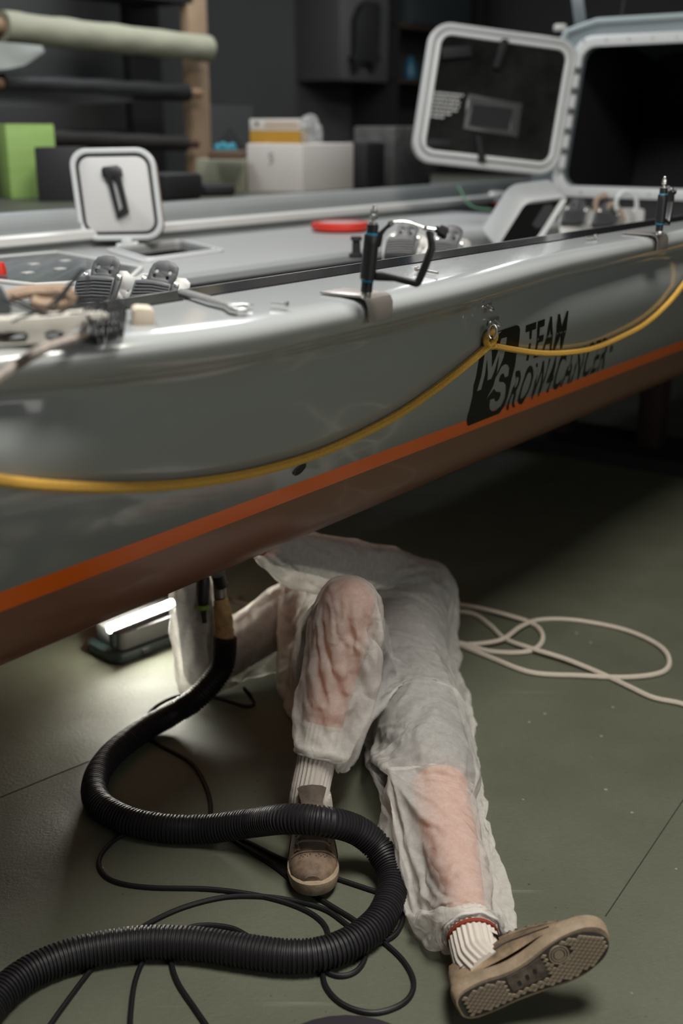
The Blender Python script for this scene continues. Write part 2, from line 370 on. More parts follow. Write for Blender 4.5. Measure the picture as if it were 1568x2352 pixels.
# slot under the deck edge
sl = MB(); sl.grid([[B(u, 2.028, z) for z in (.985, .962)] for u in (1.9, 4.6)]); sl.v += [v+(B(0, .01)-B(0, 0)) for v in sl.v]; sl.f += [[4, 5, 7, 6]]
MB().lbox(affine(B(0, 0, 0), B(1, 0)-B(0, 0), B(0, 1)-B(0, 0), Vector((0, 0, 1))), 2.1, 3.6, 2.160, 2.18, .928, .962).build('seat_rail', carbon_m, boat, label='black rail groove along the deck edge')
MB().lbox(affine(B(0, 0, 0), B(1, 0)-B(0, 0), B(0, 1)-B(0, 0), Vector((0, 0, 1))), 0.1, 4.65, 2.135, 2.19, .72, .922).build('deck_step', deck_m, boat, bevel=.004)
# far gunwale
sweep([(2.93, .985), (2.945, .992), (2.95, 1.014)]).build('far_wall', gel, boat)
sweep([(2.95, 1.014), (2.925, 1.015), (2.92, 1.020), (2.922, 1.041), (2.93, 1.046), (2.965, 1.048)]).build('far_ledge', white_m, boat, label='off-white ledge along the far gunwale')
sweep([(2.965, 1.044), (2.972, 1.075), (2.978, 1.104), (2.984, 1.110), (3.0, 1.112), (3.01, 1.104), (3.006, 1.06), (2.957, 1.052)]).build('far_gunwale', gel, boat)
# black anti-slip strip on near gunwale
sweep([(1.206, 1.1128), (1.208, 1.1145), (1.282, 1.1145), (1.284, 1.1128)], us=[.3+.1*i for i in range(43)]).build('grip_strip', carbon_m, boat, label='glossy black strip on the near gunwale')
# ends: bow deck and stern closing
MB().grid([[HB(u, 1.3, 1.111), HB(u, 2.02, 1.14), HB(u, 2.74, 1.111), HB(u, 2.98, 1.108)] for u in US if u <= .11]).build('fore_deck', gel, boat)
fb = MB(); fb.add([B(.1, 1.36, .72), B(.1, 2.97, .72), B(.1, 2.97, 1.11), B(.1, 2.02, 1.139), B(.1, 1.3, 1.11)], [[0, 1, 2, 3, 4]]); fb.build('fore_bulkhead', gel, boat)
tr = MB(); pr = SIDE+STR[1:]+BOT[1:]; pr = [(1.034, 1.1)]+pr
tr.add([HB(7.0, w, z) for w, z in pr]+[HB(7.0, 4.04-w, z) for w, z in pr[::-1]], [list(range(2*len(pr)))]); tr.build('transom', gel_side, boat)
# drain hole in the side
c = hullpx(688, 1077, .001); nrm = (B(0, -1)-B(0, 0)); Mh = frame(c, B(1, 0)-B(0, 0), Vector((0, 0, 1))+nrm*.6)
MB().ring(circ(.0150, 24), circ(.0130, 24), Mh, -.006, .0015).build('drain_ring', darkgrey, boat)
MB().lathe(Mh, [(.0130, -.004), (.0130, .0008)], 24).build('drain_hole', blackmatt, boat)
# ---- logo
def cpx(pts): return [(1050+x/7.35, 680+y/7.35) for x, y in pts]
EM = cpx([(640, 610), (820, 550), (1000, 490), (1040, 510), (1055, 570), (1045, 700), (990, 1000), (900, 1450), (830, 1740), (790, 1860), (700, 1985), (430, 2090), (175, 2195), (155, 2110), (175, 1990), (270, 1510), (370, 1020), (440, 810), (500, 700)])
LM = cpx([(325, 1612), (455, 930), (572, 890), (580, 1205), (735, 718), (835, 690), (775, 1050), (645, 1340), (700, 1010), (570, 1400), (500, 1428), (498, 1070), (400, 1582)])
LS = cpx([(740, 1190), (800, 1148), (850, 1165), (872, 1220), (858, 1350), (795, 1378), (785, 1320), (765, 1305), (730, 1335), (700, 1410), (705, 1450), (770, 1450), (810, 1490), (815, 1600), (790, 1740), (730, 1860), (650, 1930), (590, 1948), (545, 1915), (535, 1850), (545, 1755), (620, 1725), (630, 1770), (660, 1780), (700, 1740), (725, 1670), (725, 1625), (650, 1615), (615, 1570), (462, 1775), (605, 1500), (640, 1380)])
def dec(pts):      # decal polygon (pixels) -> (u,z) on the hull side
    out = []
    for p in pts:
        q = hullpx(*p); out.append((uw(q)[0], q.z))
    return out
ink = mat('black_vinyl', (.003, .003, .003), .45, spec=.2)
def decal(mb2d, name, label, off=.0006, cuts=2):
    bm = bmesh.new(); vs = [bm.verts.new((v.x, v.y, 0)) for v in mb2d.v]
    for f in mb2d.f:
        try: bm.faces.new([vs[i] for i in f])
        except ValueError: pass
    bmesh.ops.triangulate(bm, faces=bm.faces)
    for _ in range(cuts): bmesh.ops.subdivide_edges(bm, edges=[e for e in bm.edges if e.calc_length() > .02], cuts=1, use_grid_fill=False)
    bmesh.ops.triangulate(bm, faces=bm.faces)
    bm.verts.index_update(); m = MB(); m.add([hull_uz(v.co.x, v.co.y, off) for v in bm.verts], [[v.index for v in f.verts] for f in bm.faces]); bm.free()
    return m.build(name, ink, boat, label=label)
e2 = MB().plate(dec(EM), [dec(LM), dec(LS)], Matrix.Identity(4), 0, 0.0001)
half = len(e2.v)//2; e2.f = [f for f in e2.f if all(i < half for i in f)]; e2.v = e2.v[:half]
decal(e2, 'emblem', 'black slanted badge with letters M and S', .0008, 4)
def textmesh(s, bold):
    cu = bpy.data.curves.new('txt', 'FONT'); cu.body = s; cu.offset = bold; cu.space_character = 1.08; cu.resolution_u = 4; cu.fill_mode = 'FRONT'
    o = bpy.data.objects.new('txt', cu); COL.objects.link(o); dg = bpy.context.evaluated_depsgraph_get(); me = o.evaluated_get(dg).to_mesh()
    vs = [v.co.copy() for v in me.vertices]; fs = [list(p.vertices) for p in me.polygons]; bpy.data.objects.remove(o); return vs, fs
def text_on_hull(s, quad, name, label, bold=.03):
    vs, fs = textmesh(s, bold); x0, x1 = min(v.x for v in vs), max(v.x for v in vs); y0, y1 = min(v.y for v in vs), max(v.y for v in vs)
    bl, br, tr_, tl = dec(quad); m = MB()
    def mp(v):
        a = (v.x-x0)/(x1-x0); b = (v.y-y0)/(y1-y0)
        return Vector([(bl[i]*(1-a)+br[i]*a)*(1-b)+(tl[i]*(1-a)+tr_[i]*a)*b for i in (0, 1)]+[0])
    m.add([mp(v) for v in vs], fs); decal(m, name, label, .0006, 1)
text_on_hull('TEAM', [(1199, 832), (1290, 800), (1305, 713), (1207, 747)], 'lettering', 'black italic lettering TEAM', .022)
text_on_hull('ROW4CANCER', [(1163, 944), (1384, 848), (1399, 771), (1184, 852)], 'lettering', 'black italic lettering ROW4CANCER', .012)
text_on_hull('\u00ae', [(1398, 812), (1405, 808), (1408, 792), (1400, 795)], 'lettering', 'small registered mark', .02)
# ---- small deck hatch: frame, hinge, lid
Mh = MBF @ Matrix.Translation((hu, hw, 0))
fr = MB().ring(hrr(HU, HW, .05), hrr(HU-.05, HW-.05, .035), MBF, -.002, .007).ring(hrr(HU-.05, HW-.05, .035), hrr(HU-.085, HW-.085, .03), MBF, -.004, .011)
fr.build('hatch_frame', silver, boat, bevel=.002)
def lidframe(tl, tr_, bl, depth_b, depth_t):
    p0, p1, p2 = aty(*bl, depth_b), aty(*tl, depth_t), aty(*tr_, depth_t)
    return p0, p1, p2
hp = B(hu+.02, hw+HW/2+.005, deck_z(hw)); yb = hp.y-.02
BL, BR, TL = aty(192, 552, yb), aty(384, 549, yb), aty(163, 343, yb+.05)
X = BR-BL; Yv = TL-BL; lw = X.length; lh = Yv.length
Ml = affine((BL+BR)/2+Yv*.5-X*.03, X.normalized(), Yv.normalized(), X.cross(Yv).normalized())
tan_m = mat('tan_foam_edge', (.34, .17, .09), .6)
lid = MB().prism(rrect(lw, lh, .055), Ml, -.045, -.008).build('hatch_lid', tan_m, boat, bevel=.004, label='open hatch lid with a tan outer skin')
MB().ring(rrect(lw+.004, lh+.004, .057), rrect(lw-.03, lh-.03, .045), Ml, -.012, .008).build('lid_rim', silver, lid, bevel=.004)
MB().ring(rrect(lw-.03, lh-.03, .045), rrect(lw-.048, lh-.048, .036), Ml, -.012, -.003).build('gasket', blackmatt, lid)
MB().prism(rrect(lw-.05, lh-.05, .036), Ml, -.009, .004).build('inner_panel', mat('lid_panel', (.50, .49, .475), .4), lid, bevel=.004)
s = lh/208.
def lp(x, y): return ((x-273)*s-.01, (446-y)*s)
MB().plate([lp(*p) for p in ((254, 392), (258, 385), (292, 381), (301, 388), (301, 404), (297, 408), (305, 488), (276, 503), (264, 412), (255, 408))], [[lp(*p) for p in ((275, 411), (283, 409), (292, 478), (283, 486))]], Ml, .004, .022).build('handle', black_m, lid, bevel=.002, label='black latch handle')
hb = MB().lbox(Ml, -.012+.03*lw, .022+.03*lw, -lh/2-.028, -lh/2+.004, -.006, .012); hb.build('hinge', silver, lid, bevel=.004)
MB().lathe(frame(Ml @ Vector((.03*lw-.03, -lh/2-.022, 0)), Vector((0, 1, 0)), Vector((0, 0, 1))) if False else frame(Ml @ Vector((.03*lw-.03, -lh/2-.02, 0)), Ml.to_3x3() @ Vector((0, 1, 0)), Ml.to_3x3() @ Vector((0, 0, 1))), [(.009, 0), (.009, .07)], 14).build('hinge_pin', silver, lid)
# ---- tilted silver hatch lid in the middle (open, leaning towards us)
ty = B(3.6, 2.02).y
P = lambda x, y, d=0.: aty(x, y, ty+d)
BL, BR, TL, TR = P(1128, 572), P(1240, 562), P(1212, 462, .05), P(1298, 447, .05)
X = (BR-BL+TR-TL)/2; Yv = (TL-BL+TR-BR)/2; nz = X.cross(Yv).normalized(); th = P(1212, 462, .05)-P(1178, 426, .09)
Mt = affine((BL+BR+TL+TR)/4, X.normalized(), Yv.normalized(), th.normalized())
X_, Y_ = X.length*1.04, Yv.length*1.02; T_ = th.length
lid2 = MB().ring(rrect(X_, Y_, .03), rrect(X_-.012, Y_-.012, .025), Mt, -T_, .004).prism(rrect(X_-.004, Y_-.004, .03), Mt, -T_, -T_+.006).build('hatch_lid', mat('lid_grey', (.30, .31, .31), .35), boat, bevel=.002, label='thick silver hatch lid tilted open beside the near gunwale')
MB().prism(rrect(X_-.012, Y_-.012, .025), Mt, -.02, -.012).build('inner_panel', mat('dull_black', (.006, .006, .006), .9, spec=.05), lid2)
MB().lbox(Mt, -.42*X_, .42*X_, .38*Y_, .47*Y_, -.014, -.006).build('gasket', mat('dull_seal', (.12, .12, .12), .7), lid2)
MB().lbox(Mt, .02, .045, -.1*Y_, .3*Y_, -.012, .012).build('handle', blackmatt, lid2, bevel=.003)
# ---- cabin with big hatch
cab = mat('cabin_blue_grey', (.19, .225, .24), .35, var=.06, vscale=5)
def CB(w, z, du=0): return B(4.575+.24*(z-1.14)+du, w, z)
ca = affine(CB(0, 0), B(0, 1)-B(0, 0), CB(0, 1)-CB(0, 0), B(1, 0)-B(0, 0))     # local x = w, y = z, z = u
WC = 2.29-.30
hole = rrect(.60, .55, .06, 6, WC, 1.405)
MB().plate([(1.40, .75), (2.44, .75), (2.44, 1.60), (2.38, 1.74), (2.25, 1.775), (1.6, 1.775), (1.44, 1.72), (1.40, 1.60)], [hole], ca, 0, .03).build('bulkhead', cab, boat, label='blue-grey cabin bulkhead')
MB().ring(rrect(.69, .64, .085, 6, WC, 1.405), rrect(.60, .55, .06, 6, WC, 1.405), ca, -.018, .004).build('hatch_frame', silver, boat, bevel=.006, label='pale frame of the open cabin hatch')
for k in range(7):
    for zz in (1.105, 1.705):
        MB().lathe(ca @ Matrix.Translation((WC-.3+.1*k, zz, -.018)) @ Matrix.Rotation(math.pi, 4, 'X'), [(.006, 0), (.005, .003)], 10).build('screw', dsteel, boat)
rf = MB(); prof = [(1.40, .75), (1.40, 1.60), (1.44, 1.72), (1.6, 1.775), (2.25, 1.775), (2.38, 1.74), (2.44, 1.60), (2.44, .75)]
rf.grid([[CB(w, z, du) if du < 1 else B(6.6, 2.02+(w-2.02)*.8, .75+(z-.75)*.75) for w, z in prof] for du in (.03, .5, 1)]); rf.build('cabin_shell', cab, boat, ang=40)
MB().tube([CB(1.40, 1.60, -.005), CB(1.44, 1.725, -.005), CB(1.6, 1.78, -.005), CB(2.25, 1.78, -.005), CB(2.38, 1.745, -.005), CB(2.44, 1.60, -.005)], .014, 8).build('roof_edge', mat('pale_blue_edge', (.36, .42, .43), .35), boat)
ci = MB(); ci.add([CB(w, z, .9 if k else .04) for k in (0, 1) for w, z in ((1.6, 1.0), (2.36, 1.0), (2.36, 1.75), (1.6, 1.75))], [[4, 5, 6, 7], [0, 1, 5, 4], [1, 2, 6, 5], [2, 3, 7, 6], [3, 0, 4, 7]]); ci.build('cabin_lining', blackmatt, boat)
sc_ = frame(CB(1.75, 1.2, .6), B(0, 1)-B(0, 0), Vector((0, 0, 1)))
MB().lbox(sc_, -.1, .06, -.012, .012, -.03, 0).build('cabin_shelf', mat('cabin_item', (.35, .34, .33), .6), boat)
MB().lbox(ca, 1.41, 2.43, .76, 1.078, -.006, .001).build('lower_panel', blackmatt, boat, label='black panel below the cabin hatch')
# big lid
lp_ = PxPlane(CB(2.3, 1.4, -.045), B(0, 1)-B(0, 0), CB(0, 1)-CB(0, 0)); h0, h1 = [lp_.M @ Vector((*lp_.px(*p), 0)) for p in ((1278, 405), (1330, 88))]
BL, TL = aty(942, 368, h0.y-.12), aty(994, 52, h1.y-.12)
X = h0-BL; Yv = (TL-BL+h1-h0)/2; lw = (h0-BL).length; lh = Yv.length
Mc = affine((BL+TL+h0+h1)/4, X.normalized(), Yv.normalized(), X.cross(Yv).normalized())
lid3 = MB().prism(rrect(lw, lh, .085), Mc, -.03, -.012).build('cabin_hatch_lid', silver, boat, bevel=.004, label='large open cabin hatch lid with a dark glossy window')
MB().ring(rrect(lw, lh, .085), rrect(lw-.05, lh-.05, .065), Mc, -.014, .008).build('outer_rim', silver, lid3, bevel=.006)
MB().ring(rrect(lw-.062, lh-.062, .06), rrect(lw-.10, lh-.10, .042), Mc, -.012, .016).build('inner_rim', mat('pale_rim', (.66, .67, .66), .3), lid3, bevel=.006)
MB().prism(rrect(lw-.10, lh-.10, .042), Mc, -.012, .002).build('window', mat('dark_acrylic', (.014, .014, .0135), .12, var=.5, vscale=5, spec=.3), lid3, label='dark acrylic window')
def cl(x, y):     # pixels on the lid -> lid local
    r = ray(x, y); n = Mc.to_3x3() @ Vector((0, 0, 1)); t = n.dot(Mc.translation-CP)/n.dot(r); q = Mc.inverted() @ (CP+r*t); return (q.x, q.y)
for pts in (((1010, 112), (1075, 108), (1080, 132), (1012, 138)), ((975, 322), (1030, 322), (1032, 340), (976, 338))):
    MB().prism([cl(*p) for p in pts], Mc, .002, .028).build('grip', blackmatt, lid3, bevel=.003)
MB().prism([cl(*p) for p in ((1148, 92), (1164, 94), (1140, 162), (1128, 158))], Mc, .002, .03).build('handle', blackmatt, lid3, bevel=.003)
MB().prism([cl(*p) for p in ((1088, 312), (1098, 314), (1112, 374), (1096, 374))], Mc, .002, .03).build('handle', blackmatt, lid3, bevel=.003)
oq = [cl(*p) for p in ((1075, 215), (1198, 238), (1188, 316), (1062, 296))]; iq = [cl(*p) for p in ((1085, 240), (1178, 250), (1168, 300), (1078, 288))]
MB().ring(oq, iq, Mc, .001, .006).build('vent_frame', mat('smoked_acrylic', (.06, .062, .06), .2), lid3, bevel=.002)
MB().prism(iq, Mc, .001, .003).build('vent', blackmatt, lid3)
note = mat('pale_print', (.50, .50, .48), .7)
for k in range(7):
    xa, xb = 992-k*1.5, [1064, 1060, 1056, 1054, 1050, 1040, 1024][k]
    y = 210+k*9
    w0 = xa; j = 0
    m = MB()
    rr = random.Random(k)
    while w0 < xb-4:
        ww = min(xb-w0, rr.uniform(5, 13)); a = [cl(w0, y+(w0-xa)*.1), cl(w0+ww, y+(w0+ww-xa)*.1), cl(w0+ww-1, y+4.6+(w0+ww-xa)*.1), cl(w0-1, y+4.6+(w0-xa)*.1)]
        m.prism(a, Mc, .0021, .0024); w0 += ww+2
    m.build('printed_line', note, lid3)
for k in range(6):
    a = h0.lerp(h1, .06+.145*k); b = h0.lerp(h1, .06+.145*k+.09)
    MB().tube([a+Vector((.012, -.02, 0)), b+Vector((.012, -.02, 0))], .014, 10).build('hinge_knuckle', silver, lid3)
# roof fittings
q0 = CB(2.40, 1.79, .12); MB().box(q0+Vector((0, 0, .055)), (.05, .02, .13), frame(Vector(), Vector((1, -.2, .2)), Vector((0, 1, 0)))).build('roof_bracket', cab, boat, bevel=.004)
MB().box(CB(2.47, 1.76, .1)+Vector((0, 0, .012)), (.05, .05, .03)).build('roof_light', white_m, boat, bevel=.008)
MB().tube([CB(2.36, 1.90, .12), CB(1.4, 1.915, .12)], .012, 8).build('roof_rail', blackmatt, boat)
for k in (2.2, 1.7): MB().tube([CB(k, 1.79, .12), CB(k, 1.91, .12)], .008, 8).build('rail_post', blackmatt, boat)
# ---- solar panel on the deck
def dl(x, y): u_, w_ = uw(ondeck(x, y)); return (u_, w_)
sp = [dl(*p) for p in ((-60, 600), (130, 583), (330, 620), (300, 648), (80, 661), (-60, 645))]
cu_, cw_ = sum(p[0] for p in sp)/6, sum(p[1] for p in sp)/6
spi = [(cu_+(a-cu_)*.95, cw_+(b-cw_)*.95) for a, b in sp]
MB().ring(sp, spi, MBF, .0, .010).build('panel_border', white_m, boat, bevel=.003)
def solar_mat():
    m = mat('solar_cells', (.018, .026, .034), .22); nt = m.node_tree; N = nt.nodes.new; L = nt.links.new
    tc = N('ShaderNodeTexCoord'); br = N('ShaderNodeTexBrick'); br.inputs['Scale'].default_value = 9; br.inputs['Color1'].default_value = (.016, .026, .034, 1); br.inputs['Color2'].default_value = (.022, .032, .042, 1)
    br.inputs['Mortar'].default_value = (.16, .17, .18, 1); br.inputs['Mortar Size'].default_value = .012; br.offset = 0; L(tc.outputs['Object'], br.inputs['Vector']); L(br.outputs['Color'], nt.nodes['Principled BSDF'].inputs['Base Color']); return m
MB().prism(spi, MBF, .001, .007).build('solar_panel', solar_mat(), boat, label='dark blue-grey solar panel')
for x, y in ((78, 613), (150, 605), (64, 633), (138, 624)):
    a = dl(x, y); MB().prism(rrect(.03, .022, .003, 2, *a), MBF, .007, .009).build('cell_tab', white_m, boat)
# red cap by the left frame edge
rc = ondeck(2, 640); solo(MB().lathe(Matrix.Translation(rc+Vector((0, 0, .01))), [(.016, 0), (.016, .012), (.012, .03), (.004, .032)], 16), 'red_cap', red_m, 'small red plastic cap on the solar panel at the left edge', 'cap')
# ================================================================== fittings on the boat
# ---- oarlock
def oarlock():
    base = atz(841, 684, 1.1175); Y0 = base.y
    root = thing('oarlock', base, 'black oarlock with blue rings on its pin, nearest on the gunwale', 'oarlock', 'oarlocks on the near gunwale')
    K = lambda x, y: (820+x/7.127, 460+y/7.127)
    pp = PxPlane(base, (1, 0, 0), (0, 0, 1)); g = lambda L: [pp.px(*K(*p)) for p in L]
    a = pp.M @ Vector((*pp.px(*K(140, 1600)), 0)); b = pp.M @ Vector((*pp.px(*K(290, 80)), 0)); ax = (b-a); L = ax.length; ax.normalize()
    Ma = frame(a, ax.cross(Vector((0, 1, 0))), Vector((0, 1, 0))); Ma = affine(a, Vector((1, 0, 0))-ax*ax.x, ax.cross(Vector((1, 0, 0))-ax*ax.x), ax)
    k = L/1520.                                # metres per crop pixel
    h = lambda y: (1600-y)*k
    MB().lathe(Ma, [(88*k, h(1600)), (88*k, h(1490)), (60*k, h(1490))], 6).build('base_nut', steel, root, bevel=.0006)
    MB().lathe(Ma, [(98*k, h(1495)), (98*k, h(1300)), (90*k, h(1300))], 28).build('lower_bush', black_m, root)
    MB().lathe(Ma, [(108*k, h(1330)), (108*k, h(1285))], 28).build('spacer_ring', blue_m, root, label='blue spacer ring')
    MB().lathe(Ma, [(120*k, h(1292)), (130*k, h(1280)), (132*k, h(1200)), (128*k, h(700)), (128*k, h(570)), (120*k, h(555))], 32).build('sleeve', black_m, root)
    MB().lathe(Ma, [(112*k, h(575)), (112*k, h(530))], 28).build('spacer_ring', blue_m, root)
    MB().lathe(Ma, [(98*k, h(545)), (98*k, h(390)), (80*k, h(380))], 28).build('upper_bush', black_m, root)
    MB().lathe(Ma, [(78*k, h(382)), (78*k, h(350)), (38*k, h(350)), (38*k, h(270))], 20).build('washer', steel, root)
    MB().lathe(Ma, [(62*k, h(285)), (66*k, h(275)), (66*k, h(240)), (60*k, h(232))], 6).build('nut', steel, root)
    MB().lathe(Ma, [(60*k, h(225)), (62*k, h(170)), (56*k, h(155))], 6).build('nut', steel, root)
    MB().lathe(Ma, [(34*k, h(160)), (34*k, h(95)), (26*k, h(80))], 16).build('pin', steel, root)
    MB().prism(g([(300, 1165), (420, 1180), (950, 1305), (1060, 1040), (1170, 780), (1125, 520), (1165, 480), (1250, 520), (1262, 640), (1275, 800), (1160, 1120), (1050, 1360), (1010, 1405), (960, 1416), (900, 1400), (600, 1320), (280, 1310)]), pp.M, -.008, .008).build('swivel_arm', black_m, root, bevel=.002)
    MB().prism(g([(300, 560), (370, 510), (500, 390), (510, 345), (555, 325), (602, 350), (600, 395), (480, 480), (425, 560), (395, 730), (370, 770), (300, 780)]), pp.M, -.006, .006).build('upper_arm', black_m, root, bevel=.0015)
    c = pp.px(*K(552, 375)); MB().lathe(pp.M @ Matrix.Translation((*c, .005)), [(28*k, 0), (28*k, .003)], 14).build('arm_bolt', dsteel, root)
    T = lambda L: [pp.M @ Vector((*p, 0)) for p in g(L)]
    MB().tube(catmull(T([(590, 360), (720, 348), (850, 362), (960, 400), (1100, 448), (1300, 478)]), 6), 19*k, 10).build('gate_rod', steel, root)
    q = T([(1085, 440), (1140, 462)]); MB().tube(q, 44*k, 6).build('gate_nut', steel, root)
    q = T([(1280, 470), (1330, 490), (1335, 490), (1445, 545), (1460, 552)]); MB().tube(q, [55*k, 60*k, 95*k, 98*k, 85*k], 14, rf=lambda d, t: 1+.05*math.cos(7*t)).build('knob', black_m, root)
    # folded stainless bracket
    f = MB(); E0 = edge(1.42); prof = [(E0+.085, 1.1135), (E0+.008, 1.1135), (E0-.001, 1.110), (E0-.0045, 1.102), (E0-.0045, 1.078), (E0-.0085, 1.078), (E0-.0085, 1.104), (E0-.004, 1.1130), (E0+.006, 1.1170), (E0+.085, 1.1170)]
    f.grid([[B(u, w, z) for w, z in prof] for u in (1.378, 1.440)], closed=True); n = len(prof); f.f += [list(range(n)), list(range(n, 2*n))]
    f.build('bracket', dsteel, root, bevel=.001, label='folded stainless steel bracket over the gunwale edge')
    return root
def copy_tree(o, parent=None):
    c = o.copy(); COL.objects.link(c); c.parent = parent
    for ch in list(o.children): copy_tree(ch, c)
    return c
ol = oarlock()
o2 = copy_tree(ol); p2 = atz(1492, 541, 1.1145); o2.location = B(uw(p2)[0], edge(uw(p2)[0])+uw(ol.location)[1]-edge(uw(ol.location)[0]), 1.1175); o2['label'] = 'black oarlock turned edge-on, farther along the gunwale below the cabin hatch'
for ch in list(o2.children):
    if ch.name.startswith('bracket'): continue
    ch.rotation_euler = (0, 0, math.radians(62))
# ---- foot stretcher
def foot_stretcher():
    K = lambda x, y: (x/3.564, 560+y/3.564)
    base = B(1.86, 1.80, .72); c0 = aty(300, 655, base.y+.02)
    root = thing('foot_stretcher', Vector((c0.x, base.y, .72)), 'pair of grey ribbed footrests on a cast plate, nearest the cleat', 'footrest', 'foot stretchers in the rowing well')
    pp = PxPlane(c0, (1, .12, .02), (0, .42, 1)); g = lambda L: [pp.px(*K(*p)) for p in L]
    hol = [[pp.px(*K(x+9*math.cos(t), y+9*math.sin(t))) for t in [k*math.pi/4 for k in range(8)]] for x, y in ((1040, 372), (1008, 432), (1180, 262), (960, 350))]
    MB().plate(g([(590, 470), (592, 380), (632, 265), (685, 205), (745, 188), (970, 202), (1035, 205), (1080, 255), (1112, 250), (1165, 222), (1220, 225), (1450, 258), (1520, 266), (1557, 305), (1552, 345), (1480, 480), (1400, 1150), (640, 1150)]), hol, pp.M, -.022, -.016).build('foot_plate', alu, root, bevel=.001)
    for i, (tong, hs, bs, side) in enumerate((
        ([(735, 275), (745, 200), (765, 140), (800, 100), (860, 88), (930, 95), (970, 122), (985, 165), (975, 210), (935, 290)], ((806, 180), (915, 187), (788, 218), (898, 227)), [(595, 470), (630, 290), (655, 268), (880, 272), (945, 288), (900, 470)], [(945, 288), (1000, 262), (950, 430), (900, 470)]),
        ([(1190, 305), (1225, 205), (1255, 155), (1300, 133), (1370, 133), (1430, 152), (1462, 190), (1455, 240), (1395, 345)], ((1284, 215), (1391, 232), (1262, 257), (1367, 277)), [(1045, 490), (1110, 305), (1190, 298), (1330, 318), (1405, 342), (1365, 490)], [(1405, 342), (1465, 330), (1440, 420), (1365, 490)]))):
        h_ = [[pp.px(*K(x+(15 if k < 2 else 13)*math.cos(t), y+(17 if k < 2 else 15)*math.sin(t))) for t in [j*math.pi/6 for j in range(12)]] for k, (x, y) in enumerate(hs)]
        MB().plate(g(tong), h_, pp.M, -.012, -.004).build('heel_tongue', darkgrey, root, bevel=.0015)
        fr = MB().prism(g(bs), pp.M, -.016, .012).build('footrest', darkgrey, root, bevel=.002)
        MB().prism(g(side), pp.M, -.016, .004).build('side_wedge', darkgrey, root, bevel=.002)
        bl, tl, tr_, br = bs[0], bs[1], bs[-2], bs[-1]
        for k in range(6):
            t = .10+.145*k
            a = (tl[0]+(bl[0]-tl[0])*t+14, tl[1]+(bl[1]-tl[1])*t); b = (tr_[0]+(br[0]-tr_[0])*t-14, tr_[1]+(br[1]-tr_[1])*t); m_ = ((a[0]+b[0])/2, (a[1]+b[1])/2-10)
            MB().prism(g([a, m_, b, (b[0]-2, b[1]+14), (m_[0], m_[1]+14), (a[0]-2, a[1]+14)]), pp.M, .010, .017).build('rib', darkgrey, fr)
        for (x, y) in (((700, 260), (972, 278)), ((1178, 290), (1440, 340)))[i]:
            MB().lathe(pp.M @ Matrix.Translation((*pp.px(*K(x, y)), .004)), [(.0055, -.012), (.0055, .002), (.003, .003)], 12).build('bolt', steel, root)
    return root
fs = foot_stretcher()
for (x, y), Y, lab, in (((985, 560), 3.35, 'pair of grey ribbed footrests seen through the nearest oarlock'), ((1365, 492), 4.55, 'pair of grey ribbed footrests just below the cabin hatch')):
    c = copy_tree(fs); p = aty(x, y, Y); c0 = fs.location; ref = aty(300, 655, c0.y); c.location = (p.x-(ref.x-c0.x), Y, p.z-(ref.z-.72)); c['label'] = lab
# ---- cleat with ropes at the left end
KK = lambda x, y: (x/3.564, 560+y/3.564)
cp = PxPlane(B(.86, 1.10, 1.115), (1, .35, 0), (0, 0, 1)); cg = lambda L: [cp.px(*KK(*p)) for p in L]
cb = MB().plate(cg([(-330, 640), (0, 598), (300, 588), (640, 556), (800, 540), (868, 560), (860, 592), (700, 655), (560, 690), (518, 740), (600, 790), (640, 845), (-400, 900), (-330, 800), (-270, 750)]),
    [cg([(372, 770), (350, 730), (365, 700), (430, 690), (500, 700), (512, 735), (480, 775), (420, 782)]), cg([(-150, 800), (-140, 720), (60, 700), (200, 705), (225, 740), (200, 790), (60, 800)])], cp.M, -.019, .019)
for v in cb.v: v.z = max(v.z, 1.1125)
solo(cb, 'mooring_cleat', mat('ivory_plastic', (.66, .63, .57), .35), 'ivory horn cleat on the gunwale wrapped in black cord', 'cleat', bevel=.008, seg=3)
wb = PxPlane(B(.99, 1.12, 1.115), (1, .25, 0), (0, 0, 1)); wg = [wb.px(*KK(*p)) for p in ((1085, 540), (1120, 520), (1240, 528), (1266, 560), (1262, 690), (1110, 712), (1085, 690))]
solo(MB().prism(wg, wb.M, -.035, .006), 'wooden_block', mat('beige_block', (.52, .45, .36), .6, var=.1, vscale=20), 'small beige block beside the corded cleat', 'block', bevel=.003)
def cpath(L, dz=0.): return catmull([cp.M @ Vector((*cp.px(*KK(*p[:2])), (p[2] if len(p) > 2 else dz))) for p in L], 8)
braid = lambda fr_, n=3, a=.10: (lambda d, t: 1+a*math.sin(n*t+d*fr_)*math.sin(n*t-d*fr_))
solo(MB().tube(resample(catmull([cp.M @ Vector((*cp.px(196, 758), .018)), cp.M @ Vector((*cp.px(160, 772), .024)), atz(112, 797, 1.1205), atz(75, 815, 1.116), atw(45, 834, 1.062), atw(0, 864, 1.060), atw(-60, 902, 1.06), atw(-140, 955, 1.06)], 12), .002), .0062, 12, rf=braid(700)), 'mooring_rope', grope, 'grey braided mooring rope running off the gunwale at the left edge', 'rope')
solo(MB().tube(cpath([(-200, 900, -.03), (-100, 850, -.03), (60, 760, -.028), (180, 720, -.026), (330, 735, -.026), (520, 690, -.026)]), .0075, 12, rf=braid(600)), 'thick_rope', grope, 'thick grey rope lying behind the cleat legs', 'rope')
